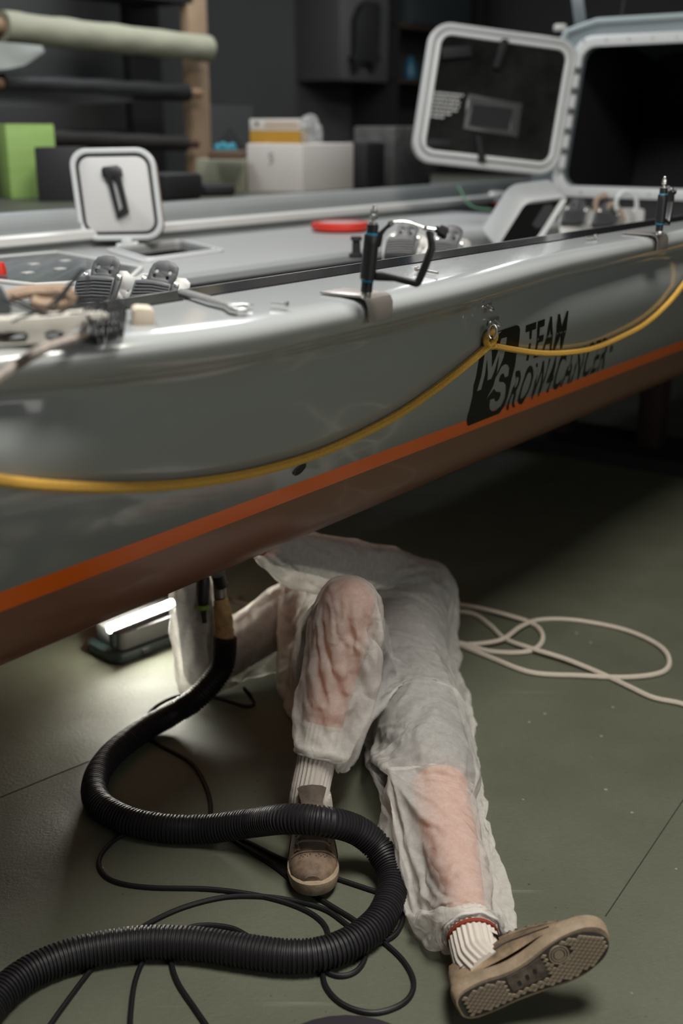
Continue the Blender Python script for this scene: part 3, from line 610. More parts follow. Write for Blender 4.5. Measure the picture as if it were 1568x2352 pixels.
solo(MB().tube(cpath([(90, 480, -.05), (250, 440, -.05), (420, 430, -.05), (560, 430, -.045), (610, 480, -.045), (560, 530, -.045), (400, 540, -.045), (280, 510, -.045)]), .0085, 12, rf=braid(600)), 'tan_rope', mat('tan_rope', (.40, .29, .21), .85, var=.25, vscale=140, bump=.4, bscale=300), 'tan rope loop lying on the gunwale behind the cleat', 'rope')
cc = MB(); rr = random.Random(3)
strands = []
for k in range(9):                            # wraps round the horn
    x = 700+38*k+rr.uniform(-8, 8); top, bot = 430+abs(k-6)*16+rr.uniform(-10, 10), 800-abs(k-3)*10
    strands.append([(x-30, (top+bot)/2, .022), (x, top, 0), (x+45, (top+bot)/2-20, -.024), (x+10, bot, -.012), (x-30, bot-10, .012), (x-45, (top+bot)/2+30, .024), (x-30, (top+bot)/2, .022)])
strands += [[(30, 455, .0), (150, 500, .004), (300, 560, .006), (430, 590, .012)], [(90, 430, -.005), (220, 500, .0), (420, 575, .008), (560, 520, .01), (700, 470, .012), (860, 430, .01)],
            [(-20, 690, .014), (60, 630, .017), (160, 590, .017), (240, 570, .008), (330, 560, .0)], [(640, 440, -.01), (760, 470, 0), (860, 480, .006), (960, 540, .012)],
            [(560, 560, .012), (680, 560, .017), (740, 620, .02), (800, 660, .018), (960, 640, .02)], [(420, 540, .0), (520, 440, -.01), (600, 350, -.02), (700, 235, -.03), (740, 260, -.03)], [(380, 520, .0), (480, 440, -.004), (620, 300, -.02), (690, 230, -.03)], [(740, 260, -.03), (745, 340, -.028), (720, 420, -.02)]]
for s_ in strands: cc.tube(cpath(s_), .0018, 8, rf=braid(1500, 2, .15))
solo(cc, 'tangled_rope', brope, 'tangled thin black rope wrapped round the cleat horn', 'rope')
dk = PxPlane(B(.80, 1.16, 1.115), (1, .3, 0), (0, 0, 1)); dkp = [dk.px(*KK(*p)) for p in ((-200, 300), (0, 345), (55, 440), (110, 560), (60, 590), (-200, 600))]
solo(MB().prism(dkp, dk.M, -.03, 0), 'dark_plastic_cover', mat('slate_plastic', (.05, .06, .065), .5), 'dark slate plastic cover cut off by the left edge above the cleat', 'cover', bevel=.004)
# ---- tools on the gunwale
def flat(pts, z, h0, h1, name, m, label, cat, bevel=.0008, grp=None):
    P_ = [atz(*p, z) for p in pts]; M = Matrix.Translation((0, 0, z)); return solo(MB().prism([(p.x, p.y) for p in P_], M, h0, h1), name, m, label, cat, bevel=bevel, group=grp)
K4 = lambda x, y: (x/2.613, 300+y/2.613)
ZG = 1.1135
wr = [K4(*p) for p in ((1068, 985), (1085, 980), (1130, 985), (1250, 1020), (1350, 1048), (1400, 1050), (1470, 1058), (1490, 1066), (1488, 1078), (1440, 1076), (1420, 1086), (1440, 1098), (1486, 1092), (1484, 1102), (1420, 1106), (1375, 1098), (1345, 1075), (1240, 1050), (1120, 1010), (1072, 995))]
flat(wr, ZG, .001, .008, 'wrench', steel, 'chrome combination wrench lying on the gunwale beside the black strip', 'wrench', .001)
def bolt(a, b, r, name, label, hr=2.1, m=steel):
    pa, pb = atz(*a, ZG+r*hr), atz(*b, ZG+r*hr); d = (pb-pa).normalized()
    return solo(MB().tube([pa, pb, pb+d*.0001, pb+d*r*1.6, pb+d*r*2.2], [r, r, r*hr, r*hr, r*1.2], 10), name, m, label, 'bolt')
bolt((623, 697), (655, 699), .0022, 'bolt', 'small steel bolt lying on the gunwale left of the bracket', 2.3)
bolt((1520/2.613, 300+1048/2.613), (1375/2.613, 300+1040/2.613), .0022, 'bolt', 'steel bolt lying beside the chrome wrench', 1.8)
bolt((1005, 627), (958, 618), .0022, 'screw', 'dark screw lying behind the nearest oarlock arm', 2.0, dsteel)
bolt((1346, 545), (1366, 543), .0026, 'bolt', 'small bolt lying on the gunwale near the farther oarlock', 2.2)
# ---- red ring lid on the deck, small things far
rc = [dl(*p) for p in ((712, 522), (852, 512))]; ctr = ondeck(782, 531)
rm = Matrix.Translation(ctr+Vector((0, 0, .02))); rr_ = (aty(850, 515, ctr.y)-aty(713, 515, ctr.y)).length/2
rd = thing('red_hatch_cover', ctr, 'round red ring cover lying on the far deck', 'cover')
MB().lathe(rm, [(rr_*.8, -.018), (rr_*.97, -.012), (rr_, 0), (rr_*.97, .012), (rr_*.8, .016), (rr_*.8, .010)], 36).build('ring', red_m, rd)
MB().lathe(rm, [(rr_*.8, .0), (rr_*.8, .012)], 36).build('centre', mat('pale_centre', (.4, .38, .37), .5), rd)
p = ondeck(818, 592); solo(MB().lathe(Matrix.Translation(p), [(.022, 0), (.022, .012), (.013, .016), (.012, .05), (.018, .052), (.016, .062)], 16), 'rope_clutch', blackmatt, 'small black deck fitting left of the nearest oarlock', 'fitting')
p = ondeck(1136, 474); wcan = thing('bailer_cup', p, 'white cup with a red base on the far deck behind the tilted lid', 'cup')
sc = (aty(1162, 450, p.y)-aty(1110, 450, p.y)).length/2
MB().lathe(Matrix.Translation(p), [(sc*.95, 0), (sc, .005), (sc, .022)], 20).build('base', red_m, wcan); MB().lathe(Matrix.Translation(p), [(sc*.98, .022), (sc*.98, .06), (sc*.8, .072)], 20).build('cup', white_m, wcan)
gp = [aty(1052, 428, 5.0), aty(1062, 445, 4.95), aty(1072, 465, 4.9), aty(1095, 478, 4.85), aty(1130, 482, 4.8)]
solo(MB().tube(catmull(gp, 6), .004, 8), 'green_rope', mat('green_cord', (.10, .24, .14), .7), 'thin green rope hanging inside the far gunwale', 'rope')
gy = 4.55
ring = [aty(1438+24*math.cos(t), 470-30*math.sin(t), gy) for t in [math.radians(-35+a*15) for a in range(17)]]
solo(MB().tube(ring, .0085, 10), 'clear_hose_loop', mat('clear_tube', (.62, .64, .63), .2), 'pale curved tube standing up below the cabin hatch', 'tube')
solo(MB().tube(catmull([aty(x, y, gy+.05) for x, y in ((1395, 448), (1372, 455), (1368, 480), (1385, 505), (1400, 470), (1420, 480), (1432, 510))], 6), .011, 10, rf=braid(400)), 'tan_line', mat('tan_line', (.36, .27, .2), .85), 'tan rope hank beside the pale curved tube', 'rope')
mb_ = MB().box(aty(1440, 500, gy+.12), (.12, .08, .07)); solo(mb_, 'white_tub', white_m, 'small white tub behind the pale curved tube', 'tub', bevel=.01)
# ---- yellow grab line with eyes
YR = .0074
yl = [hullpx(x, y, YR+.003) for x, y in ((-130, 1072), (0, 1103), (150, 1117), (300, 1119), (450, 1108), (600, 1081), (750, 1034), (900, 960), (1000, 893), (1080, 830), (1122, 793))]
yp = resample(catmull(yl, 24), .0016)
bra = lambda d, t: 1+.13*math.sin(4*t+d*620)*math.sin(4*t-d*620)
knot = [hullpx(x, y, YR*1.5) for x, y in ((1122, 793), (1134, 782), (1136, 768), (1128, 762), (1118, 772), (1116, 786), (1124, 796), (1136, 795))]
y2 = [hullpx(x, y, YR+.003) for x, y in ((1136, 795), (1180, 803), (1240, 811), (1300, 810), (1360, 800), (1420, 776), (1480, 744), (1530, 700), (1568, 654), (1620, 580))]
solo(MB().tube(yp, YR, 16, rf=bra).tube(resample(catmull(knot, 20), .0016), YR*.85, 12, rf=bra).tube(resample(catmull(y2, 20), .002), YR*.85, 12, rf=bra), 'grab_line', yrope, 'yellow braided grab line hanging in loops along the hull side', 'rope')
for i, (x, y) in enumerate(((1131, 742), (1114, 706))):
    c0 = hullpx(x, y, .0)
    e = MB(); d = NV*.0
    u0_, z0_ = uw(c0)[0], c0.z
    arc = [B(u0_+.008*math.cos(t), side_w(z0_)-.004-.013*math.sin(t), z0_+.004-.008*math.sin(t)) for t in [math.pi*j/10 for j in range(11)]]
    e.tube(arc, .0028, 8); e.box(B(u0_, side_w(z0_)-.0015, z0_+.004), (.036, .004, .014), frame(Vector(), B(1, 0)-B(0, 0), Vector((0, 0, 1))) @ Matrix.Rotation(math.pi/2, 4, 'X'))
    e.build('pad_eye', steel, boat, label='stainless pad eye')
sh = MB(); c0 = hullpx(1131, 752, .022)
sh.tube([c0+Vector((.008*math.cos(t), 0, .014*math.sin(t)-.008)) for t in [math.radians(-70+32*j) for j in range(11)]], .0024, 8)
solo(sh, 'shackle', steel, 'small steel shackle joining the yellow line to the hull', 'shackle')
# ================================================================== things on the floor
def fpath(L, z): return [atz(p[0], p[1], p[2] if len(p) > 2 else z) for p in L]
# vacuum hose
HR = .0285
hp_ = [aty(517, 1462, 2.47), atz(508, 1535, .13), atz(455, 1600, .075), atz(395, 1640, HR+.01)]+fpath([(330, 1676), (262, 1728), (222, 1785), (224, 1842), (290, 1884), (380, 1903), (480, 1904, .034), (580, 1890, .07), (660, 1881, .118), (740, 1886, .128), (815, 1905, .095), (866, 1945, .06), (897, 2000, .036), (900, 2050), (872, 2112), (815, 2160), (740, 2190), (660, 2196), (560, 2184), (450, 2168), (330, 2165), (220, 2180), (130, 2205), (50, 2245), (-20, 2310), (-70, 2400)], HR)
hs = resample(catmull(hp_, 30), .0013)
PIT = .0074
hose = thing('vacuum_hose', Vector((hp_[6].x, hp_[6].y, 0)), 'thick black corrugated vacuum hose snaking over the floor and a shoe', 'hose')
MB().tube(hs, HR, 22, rf=lambda d, t: 1-.11*(1 if (d/PIT) % 1 < .42 else 0)).build('corrugated_tube', hose_m, hose, ang=60)
cuff = [aty(503, 1335, 2.52), aty(506, 1375, 2.505), aty(511, 1400, 2.50), aty(516, 1462, 2.475), aty(517, 1478, 2.465)]
tape = mat('masking_tape', (.40, .27, .12), .6, var=.35, vscale=40, bump=.3, bscale=60)
MB().tube(catmull(cuff[:2], 4), .0155, 20).build('nozzle', mat('worn_clear_plastic', (.14, .12, .09), .25), hose)
MB().tube(catmull(cuff[1:], 8), [.0165+.006*min(1, i/10.) for i in range(25)], 20, rf=lambda d, t: 1+.035*math.sin(d*260+t)+.03*math.sin(d*420-2*t)).build('tape_wrap', tape, hose, label='beige tape wrapped round the hose end')
# cables
CR = .0046
def cable(name, L, label, r=CR, m=cable_m, cat='cable', step=.006, rf=None, seg=10, z=None):
    p = resample(catmull(fpath(L, r if z is None else z), 14), step); return solo(MB().tube(p, r, seg, rf=rf), name, m, label, cat)
cable('power_cable', [(560, 1580, .05), (575, 1600, .02), (583, 1618), (560, 1622), (500, 1603, .03), (440, 1594, .05), (385, 1607, .04), (345, 1635, .02), (330, 1668), (335, 1690), (360, 1708), (436, 1750), (470, 1800), (484, 1850), (476, 1888), (440, 1918), (370, 1930), (315, 1912), (270, 1925), (233, 1962), (230, 1996), (262, 2024), (340, 2038), (480, 2042), (600, 2058), (690, 2085), (742, 2120), (755, 2165), (742, 2215), (748, 2265), (790, 2308), (860, 2326), (928, 2302), (950, 2258), (925, 2205), (870, 2155), (812, 2112), (770, 2086), (690, 2036), (630, 1990), (575, 1955), (520, 1918)],
    'long thin black power cable looping from under the hose to the front floor')
cable('extension_cable', [(70, 2420), (150, 2305), (230, 2203), (300, 2146), (400, 2092), (500, 2063), (580, 2058), (660, 2066), (740, 2086), (790, 2118), (835, 2160), (838, 2200), (815, 2232), (775, 2241), (730, 2222)], 'black cable crossing from the lower left corner to below the brown shoe')
cable('thin_cable', [(520, 2420), (450, 2320), (405, 2250), (392, 2190), (408, 2147), (455, 2126), (530, 2131), (590, 2160), (660, 2173), (760, 2170), (835, 2175), (900, 2152), (924, 2115), (922, 2085), (890, 2058), (840, 2040), (780, 2020), (710, 1995), (640, 1970), (580, 1940), (525, 1916)], 'black cable making a loop at the bottom centre and passing behind the shoe toe')
cable('short_cable', [(298, 2420), (300, 2330), (310, 2255), (332, 2200), (360, 2160)], 'short black cable stretch running from under the hose to the bottom edge')
cable('brown_cable', [(515, 1372, .03), (540, 1380, .008), (600, 1391), (690, 1393), (760, 1385), (860, 1378)], 'thin brown cable on the floor between the sander and the person', .0042, mat('brown_cable', (.06, .04, .03), .6))
cable('white_rope', [(1640, 1650), (1568, 1618), (1500, 1603), (1445, 1578), (1390, 1552), (1300, 1515, .012), (1220, 1490, .012), (1160, 1468), (1125, 1436), (1085, 1410), (1030, 1404), (985, 1420), (975, 1450), (1020, 1476), (1080, 1480, .012), (1150, 1470, .014), (1195, 1440, .014), (1240, 1424), (1320, 1425), (1430, 1446), (1508, 1480), (1536, 1514), (1520, 1544), (1440, 1556), (1330, 1552), (1220, 1545), (1130, 1512), (1050, 1480), (1010, 1470), (1060, 1478, .012), (1130, 1497), (1215, 1496), (1246, 1468), (1228, 1436), (1160, 1412, .012), (1070, 1391), (1000, 1388), (930, 1400)], 'cream rope loosely coiled on the floor right of the person', .0068, wrope, 'rope', .003, braid(420, 3, .08), 12)
# ---- LED work light
la, lb, lc = atz(292, 1488, 0), atz(405, 1446, 0), atz(203, 1455, 0)
lx = (lb-la).normalized(); ly = Vector((-lx.y, lx.x, 0)); LD = (lc-la).dot(ly); LW = .27
b0, b1 = atz(250, 1441, .108), atz(395, 1384, .108)
ML = affine(la, lx, ly, Vector((0, 0, 1))); sh_ = (b0+b1)/2-ML @ Vector((LW/2, LD/2, 0)); sh_.z = 0; ML.translation = la+sh_*.65
wl = thing('work_light', ML @ Vector((LW/2, LD/2, 0)), 'dark teal LED work light lying on the floor under the hull', 'lamp')
teal = mat('teal_bumper', (.016, .028, .028), .5)
MB().prism([(0, 0), (LW, 0), (LW+.02, .03), (LW+.02, LD-.02), (LW, LD), (0, LD), (-.02, LD-.03), (-.02, .03)], ML, .002, .032).build('bumper', teal, wl, bevel=.008)
MB().prism(rrect(LW-.02, LD-.03, .02, 4, LW/2, LD/2), ML, .03, .082).build('housing', mat('grey_housing', (.12, .12, .12), .5), wl, bevel=.006)
for k in (.30, .75): MB().lbox(ML, LW*k-.014, LW*k+.014, -.006, .004, .006, .026).build('latch', black_m, wl, bevel=.002)
led = mat('led_strip', (1, 1, 1), .4, emit=(1., .98, .85), es=400)
MB().tube([b0, b1], .0095, 12).build('led_tube', led, wl, label='glowing white LED tube')
rd_ = (b1-b0).normalized(); sd_ = Vector((-rd_.y, rd_.x, 0))
ho = MB(); ho.grid([[p+sd_*a+Vector((0, 0, c)) for a, c in ((-.011, -.008), (-.009, -.014), (0, -.017), (.009, -.014), (.011, -.008))] for p in (b0, b1)]); ho.build('reflector', mat('grey_reflector', (.4, .41, .4), .35), wl)
for e in (b0+rd_*.01, b1-rd_*.01): MB().tube([e+Vector((0, 0, -.02)), Vector((e.x, e.y, .05))], .009, 8).build('bracket', teal, wl)
# ---- sander held under the hull
sp_ = aty(497, 1320, 2.50)
sd = thing('sander', Vector((sp_.x, sp_.y, .30)), 'black orbital sander with a green collar held up against the hull bottom', 'sander')
zt = .515
MB().lathe(Matrix.Translation((sp_.x-.01, sp_.y+.02, 0)), [(.035, zt-.14), (.04, zt-.12), (.043, zt-.06), (.06, zt-.045), (.075, zt-.03), (.075, zt-.018)], 28).build('motor_body', black_m, sd)
MB().lathe(Matrix.Translation((sp_.x-.01, sp_.y+.02, 0)), [(.074, zt-.017), (.075, zt)], 28).build('sanding_pad', mat('pad', (.2, .2, .19), .9), sd)
hn = [aty(468, 1325, 2.49), aty(467, 1350, 2.485), aty(466, 1395, 2.475), aty(470, 1430, 2.47)]
MB().tube(catmull(hn, 6), [.014, .014, .0145, .015, .015, .0155, .0155, .015, .015, .0145, .014, .0125, .010, .008, .007, .006, .006, .006, .006], 16).build('cable_sleeve', black_m, sd)
MB().tube([aty(466, 1389, 2.476), aty(467, 1398, 2.475)], .0168, 16).build('collar', mat('green_collar', (.16, .30, .05), .45), sd, label='green collar')
MB().tube([aty(500, 1318, 2.5), aty(508, 1345, 2.51)], .017, 14).build('dust_port', black_m, sd)
# dark bag at the bottom edge
bgp = atz(795, 2352, .0)
solo(MB().lathe(Matrix.Translation((bgp.x, bgp.y-.112, 0)) @ Matrix.Diagonal((1.0, .8, 1, 1)), [(.075, 0), (.11, .008), (.125, .022), (.118, .034), (.07, .040), (.02, .042)], 28), 'dark_bag', mat('purple_black', (.02, .016, .022), .6), 'dark rounded pad just entering at the bottom edge', 'bag')
# ================================================================== the person
def rcone(mb, p0, r0, p1, r1, seg=20):
    p0, p1 = Vector(p0), Vector(p1); d = p1-p0; L = d.length; d.normalize()
    path, rad = [], []
    for i in range(6): a = math.pi/2*(1-i/5); path.append(p0-d*r0*math.sin(a)*.999); rad.append(max(r0*math.cos(a), 1e-4))
    for i in range(1, 5): path.append(p0+d*L*i/5); rad.append(r0+(r1-r0)*i/5)
    for i in range(6): a = math.pi/2*i/5; path.append(p1+d*r1*math.sin(a)*.999); rad.append(max(r1*math.cos(a), 1e-4))
    mb.tube(path, rad, seg)
def organic(name, caps, voxel, smooth, m, parent=None, link=True):
    mb = MB()
    for c in caps: rcone(mb, *c)
    o = mb.build(name+'_src', m, None); 
    a = o.modifiers.new('r', 'REMESH'); a.mode = 'VOXEL'; a.voxel_size = voxel
    b = o.modifiers.new('s', 'SMOOTH'); b.factor = .5; b.iterations = smooth
    dg = bpy.context.evaluated_depsgraph_get(); me = bpy.data.meshes.new_from_object(o.evaluated_get(dg)); me.name = name
    bpy.data.objects.remove(o)
    me.materials.clear(); me.materials.append(m); me.polygons.foreach_set('use_smooth', [True]*len(me.polygons))
    o = bpy.data.objects.new(name, me); COL.objects.link(o); return o
def chain(js): return [(js[i][0], js[i][1], js[i+1][0], js[i+1][1]) for i in range(len(js)-1)]
def V(*a): return Vector(a)
toe = (aty(1368, 2160, 1.47)-aty(1062, 2305, 1.44)).normalized()
heel = aty(1050, 2322, 1.44)
dn = V(.04, -.98, .06); dn = (dn-toe*dn.dot(toe)).normalized(); upv = -dn; xv = toe.cross(upv)
RA = V(-.062, 1.97, .105); RK = aty(797, 1392, 2.11); RHp = V(-.01, 2.42, .125)
LA = heel+toe*.058+upv*.098; LK = atz(1010, 1822, .115); LHp = V(.155, 2.44, .12)
PEL = V(.075, 2.46, .125); BEL = V(.075, 2.62, .13); CH_ = V(.075, 2.76, .14); NK = V(.06, 2.92, .13); HD = V(.05, 3.01, .105)
LS_ = V(.225, 2.86, .16); LE = aty(862, 1306, 2.66); LWr = aty(600, 1250, 2.40)
RS_ = V(-.075, 2.86, .15); RE = aty(470, 1535, 2.59); RW = aty(430, 1305, 2.52)
person = thing('person', V(.07, 2.3, 0), 'person in a translucent white coverall lying under the hull with one knee raised', 'person')
def hand(W, D, N, s=1.):      # wrist, direction of fingers, palm normal -> capsules: palm + five fingers
    D = D.normalized(); N = (N-D*N.dot(D)).normalized(); S = D.cross(N); c = []
    for k in (-1, -.33, .33, 1): c.append((W+S*.010*k*s, .014, W+D*.085*s+S*.027*k*s, .011))
    for k, L in ((-1, .062), (-.33, .078), (.33, .084), (1, .074)):
        p0 = W+D*.088*s+S*.027*k*s; p1 = p0+(D*.85+N*.35)*L*.5*s; p2 = p1+(D*.35+N*.9)*L*.5*s
        c += [(p0, .0095, p1, .0088), (p1, .0088, p2, .0078)]
    t0 = W+D*.02*s+S*.02*s; t1 = W+D*.05*s+S*.048*s+N*.018*s; t2 = t1+(D*.6+N*.6-S*.1).normalized()*.036*s
    return c+[(t0, .014, t1, .011), (t1, .011, t2, .009)]
LHd = (aty(530, 1225, 2.36)-LWr); RHd = (aty(470, 1245, 2.50)-RW)
body_caps = chain([(RHp, .085), (RHp.lerp(RK, .5), .078), (RK, .058)])+chain([(RK, .056), (RK.lerp(RA, .3)+V(0, .012, 0), .054), (RK.lerp(RA, .7), .036), (RA, .030)])
body_caps += chain([(LHp, .085), (LHp.lerp(LK, .5), .078), (LK, .058)])+chain([(LK, .056), (LK.lerp(LA, .3)+V(0, 0, -.01), .054), (LK.lerp(LA, .7), .036), (LA, .030)])
body_caps += [(PEL+V(-.07, 0, 0), .105, PEL+V(.07, 0, 0), .105), (PEL+V(-.05, .0, 0), .105, CH_+V(-.07, 0, 0), .11), (PEL+V(.05, 0, 0), .105, CH_+V(.07, 0, 0), .11), (CH_+V(-.07, 0, 0), .11, RS_, .065), (CH_+V(.07, 0, 0), .11, LS_, .065), (CH_, .11, NK, .052), (NK, .05, HD, .06)]
body_caps += [(HD+V(0, -.02, .0), .072, HD+V(0, .045, -.01), .085), (HD+V(0, -.07, .02), .042, HD+V(0, 0, .02), .062), (HD+V(0, -.012, .09), .012, HD+V(0, .02, .082), .009), (HD+V(.078, 0, 0), .012, HD+V(.08, .02, 0), .014), (HD+V(-.078, 0, 0), .012, HD+V(-.08, .02, 0), .014)]
body_caps += chain([(LS_, .055), (LE, .042)])+chain([(LE, .041), (LE.lerp(LWr, .35), .040), (LWr, .026)])+hand(LWr, LHd, V(0, -.3, 1))
body_caps += chain([(RS_, .055), (RE, .042)])+chain([(RE, .041), (RE.lerp(RW, .35), .040), (RW, .026)])+hand(RW, RHd, V(.9, .2, .3))
body_caps += [(RA, .030, RA+V(0, -.09, -.055), .022), (RA+V(0, .03, -.06), .024, RA+V(0, -.14, -.072), .015)]
LF = V(.84, -.06, .42).normalized()
body_caps += [(LA, .022, LA+toe*.07-upv*.06, .014), (LA-upv*.055-toe*.02, .022, LA+toe*.13-upv*.06, .014)]
body = organic('body', body_caps, .0055, 6, skin)
# dark shorts and shirt under the coverall
dark_cloth = mat('dark_shirt', (.022, .022, .026), .9)
sh_caps = [(PEL+V(-.07, 0, 0), .113, PEL+V(.07, 0, 0), .113), (RHp, .098, RHp.lerp(RK, .62), .09), (LHp, .098, LHp.lerp(LK, .86), .085), (PEL, .113, BEL, .118)]
shorts = organic('shorts', sh_caps, .008, 5, dark_cloth)
ts_caps = [(PEL+V(-.06, .03, 0), .122, BEL+V(-.05, 0, 0), .13), (PEL+V(.06, .03, 0), .122, BEL+V(.05, 0, 0), .13), (BEL+V(-.05, 0, 0), .13, CH_+V(-.07, 0, 0), .13), (BEL+V(.05, 0, 0), .13, CH_+V(.07, 0, 0), .13), (CH_+V(-.07, 0, 0), .13, RS_, .082), (CH_+V(.07, 0, 0), .13, LS_, .082), (RS_, .08, RE, .056), (LS_, .08, LE, .056), (RE, .055, RE.lerp(RW, .85), .042), (LE, .055, LE.lerp(LWr, .85), .042), (CH_, .128, NK, .068)]
shirt = organic('shirt', ts_caps, .008, 5, mat('grey_shirt', (.06, .06, .065), .9))
# coverall
RC = RA.lerp(RK, .19); LC = LA.lerp(LK, .12)
s_caps = chain([(RHp+V(-.01, -.05, 0), .125), (RHp.lerp(RK, .55), .112), (RK+V(.01, -.002, -.008), .088)])+chain([(RK+V(.012, 0, 0), .090), (RK.lerp(RA, .35)+V(.018, .01, 0), .088), (RK.lerp(RA, .62)+V(.004, .006, 0), .076), (RC, .046)])+[(RC, .042, RA, .040)]
s_caps += chain([(LHp+V(.0, 0, .01), .135), (LHp.lerp(LK, .5)+V(.005, 0, .0), .128), (LK+V(0, 0, .005), .122)])+chain([(LK+V(0, 0, .005), .122), (LK.lerp(LA, .45), .114), (LK.lerp(LA, .66)+V(-.01, 0, 0), .098), (LC, .050)])+[(LC, .045, LA, .042)]
s_caps += [(PEL+V(-.08, -.03, 0), .145, PEL+V(.07, 0, 0), .150), (PEL+V(-.06, 0, .0), .15, CH_+V(-.08, 0, 0), .15), (PEL+V(.06, 0, 0), .150, CH_+V(.07, 0, 0), .155), (CH_+V(-.07, 0, 0), .15, RS_, .09), (CH_+V(.07, 0, 0), .155, LS_, .095), (CH_, .14, NK, .085), (NK, .085, HD+V(0, .02, 0), .105)]
s_caps += chain([(LS_, .092), (LS_.lerp(LE, .5), .080), (LE, .074)])+chain([(LE, .072), (LE.lerp(LWr, .45), .070), (LE.lerp(LWr, .75), .058), (LWr, .034)])+[(LWr, .034, LWr+LHd.normalized()*.05, .032)]
s_caps += chain([(RS_, .09), (RS_.lerp(RE, .5), .082), (RE+V(0, 0, .01), .070)])+chain([(RE+V(0, 0, .01), .070), (RE.lerp(RW, .5), .066), (RW, .036)])+[(RW, .036, RW+RHd.normalized()*.05, .032)]
sm = suit_mat()
suit = organic('coverall', s_caps, .0088, 8, sm)
def cut(o, p, n, rad):         # remove everything beyond a cuff plane close to p
    bm = bmesh.new(); bm.from_mesh(o.data)
    near = lambda co: (co-p).length < rad
    fs = [f for f in bm.faces if near(f.calc_center_median())]
    geom = fs+list({e for f in fs for e in f.edges})+list({v for f in fs for v in f.verts})
    bmesh.ops.bisect_plane(bm, geom=geom, plane_co=p, plane_no=n)
    kill = [f for f in bm.faces if (f.calc_center_median()-p).length < rad and (f.calc_center_median()-p).dot(n) > 1e-5]
    bmesh.ops.delete(bm, geom=kill, context='FACES'); bm.to_mesh(o.data); bm.free()
cut(suit, RC, (RA-RK).normalized(), .16); cut(suit, LC, (LA-LK).normalized(), .16)
cut(suit, LWr, LHd.normalized(), .09); cut(suit, RW, RHd.normalized(), .09)
# face opening of the hood
cut(suit, HD+V(0, -.0, .08), V(0, -.25, 1).normalized(), .10)
CLOTH_FRAMES = 24
def drape(o, colliders, frames):
    vg = o.vertex_groups.new(name='pin'); me = o.data
    bm = bmesh.new(); bm.from_mesh(me); bnd = [v.index for v in bm.verts if v.is_boundary]; cos = [bm.verts[i].co.copy() for i in bnd] if bm.verts.ensure_lookup_table() is None else []
    bm.free()
    for v in me.vertices:
        d = min((v.co-c).length for c in cos)
        if d < .012: vg.add([v.index], 1., 'REPLACE')
    cols = []
    for c in colliders:
        c.modifiers.new('col', 'COLLISION'); c.collision.thickness_outer = .004; c.collision.cloth_friction = 8; c.collision.damping = .6
    fl = MB().box((.1, 2.4, -.05), (3, 3, .1)).build('tmp_floor', sm); fl.modifiers.new('col', 'COLLISION'); fl.collision.thickness_outer = .003; fl.collision.cloth_friction = 10
    cm = o.modifiers.new('cloth', 'CLOTH'); st = cm.settings
    st.quality = 6; st.mass = .12; st.tension_stiffness = 12; st.compression_stiffness = 12; st.shear_stiffness = 4; st.bending_stiffness = .03; st.bending_damping = .3; st.tension_damping = 6; st.compression_damping = 6
    st.air_damping = 2; st.vertex_group_mass = 'pin'; st.shrink_min = -.20
    cs = cm.collision_settings; cs.distance_min = .004; cs.use_self_collision = False; cs.collision_quality = 3; cs.friction = 8
    cm.point_cache.frame_start = 1; cm.point_cache.frame_end = frames+2
    for f in range(1, frames+1): scene.frame_set(f)
    dg = bpy.context.evaluated_depsgraph_get(); me2 = bpy.data.meshes.new_from_object(o.evaluated_get(dg))
    o.modifiers.clear(); o.data = me2; o.vertex_groups.clear(); bpy.data.objects.remove(fl)
    for c in colliders: c.modifiers.clear()
    scene.frame_set(1)
import time; t0_ = time.time(); colb = organic('collider', body_caps+sh_caps+ts_caps, .015, 2, skin); drape(suit, [colb], CLOTH_FRAMES); bpy.data.objects.remove(colb); print('CLOTH', len(suit.data.vertices), time.time()-t0_)
nrm_ = [v.normal.copy() for v in suit.data.vertices]; cs_ = [v.co.copy() for v in suit.data.vertices]; out_ = []
for p, vn in zip(cs_, nrm_):          # crisp creases of the paper-like fabric
    wv = Vector((noise.noise(p*5), noise.noise(p*5+Vector((7, 3, 1))), noise.noise(p*5+Vector((2, 9, 4)))))*.05
    q = p+wv; n1 = noise.noise(Vector((q.x*9, q.y*6, q.z*9))); n2 = noise.noise(q*17+Vector((5, 5, 5)))
    d = .0060*max(0, 1-4*abs(n1))**2+.0030*max(0, 1-3.5*abs(n2))**2
    out_ += (p+vn*(d-.001))[:]
suit.data.vertices.foreach_set('co', out_); suit.data.update()
sub = suit.modifiers.new('sub', 'SUBSURF'); sub.levels = 1; sub.render_levels = 1
suit.data.materials.clear(); suit.data.materials.append(sm); suit.data.polygons.foreach_set('use_smooth', [True]*len(suit.data.polygons))
for o, lab in ((body, None), (shorts, 'dark shorts showing through the coverall'), (shirt, 'grey shirt showing through the coverall'), (suit, 'translucent white nonwoven coverall')):
    o.parent = person; o.location = -ROOT_LOC['person']
    if lab: o['label'] = lab
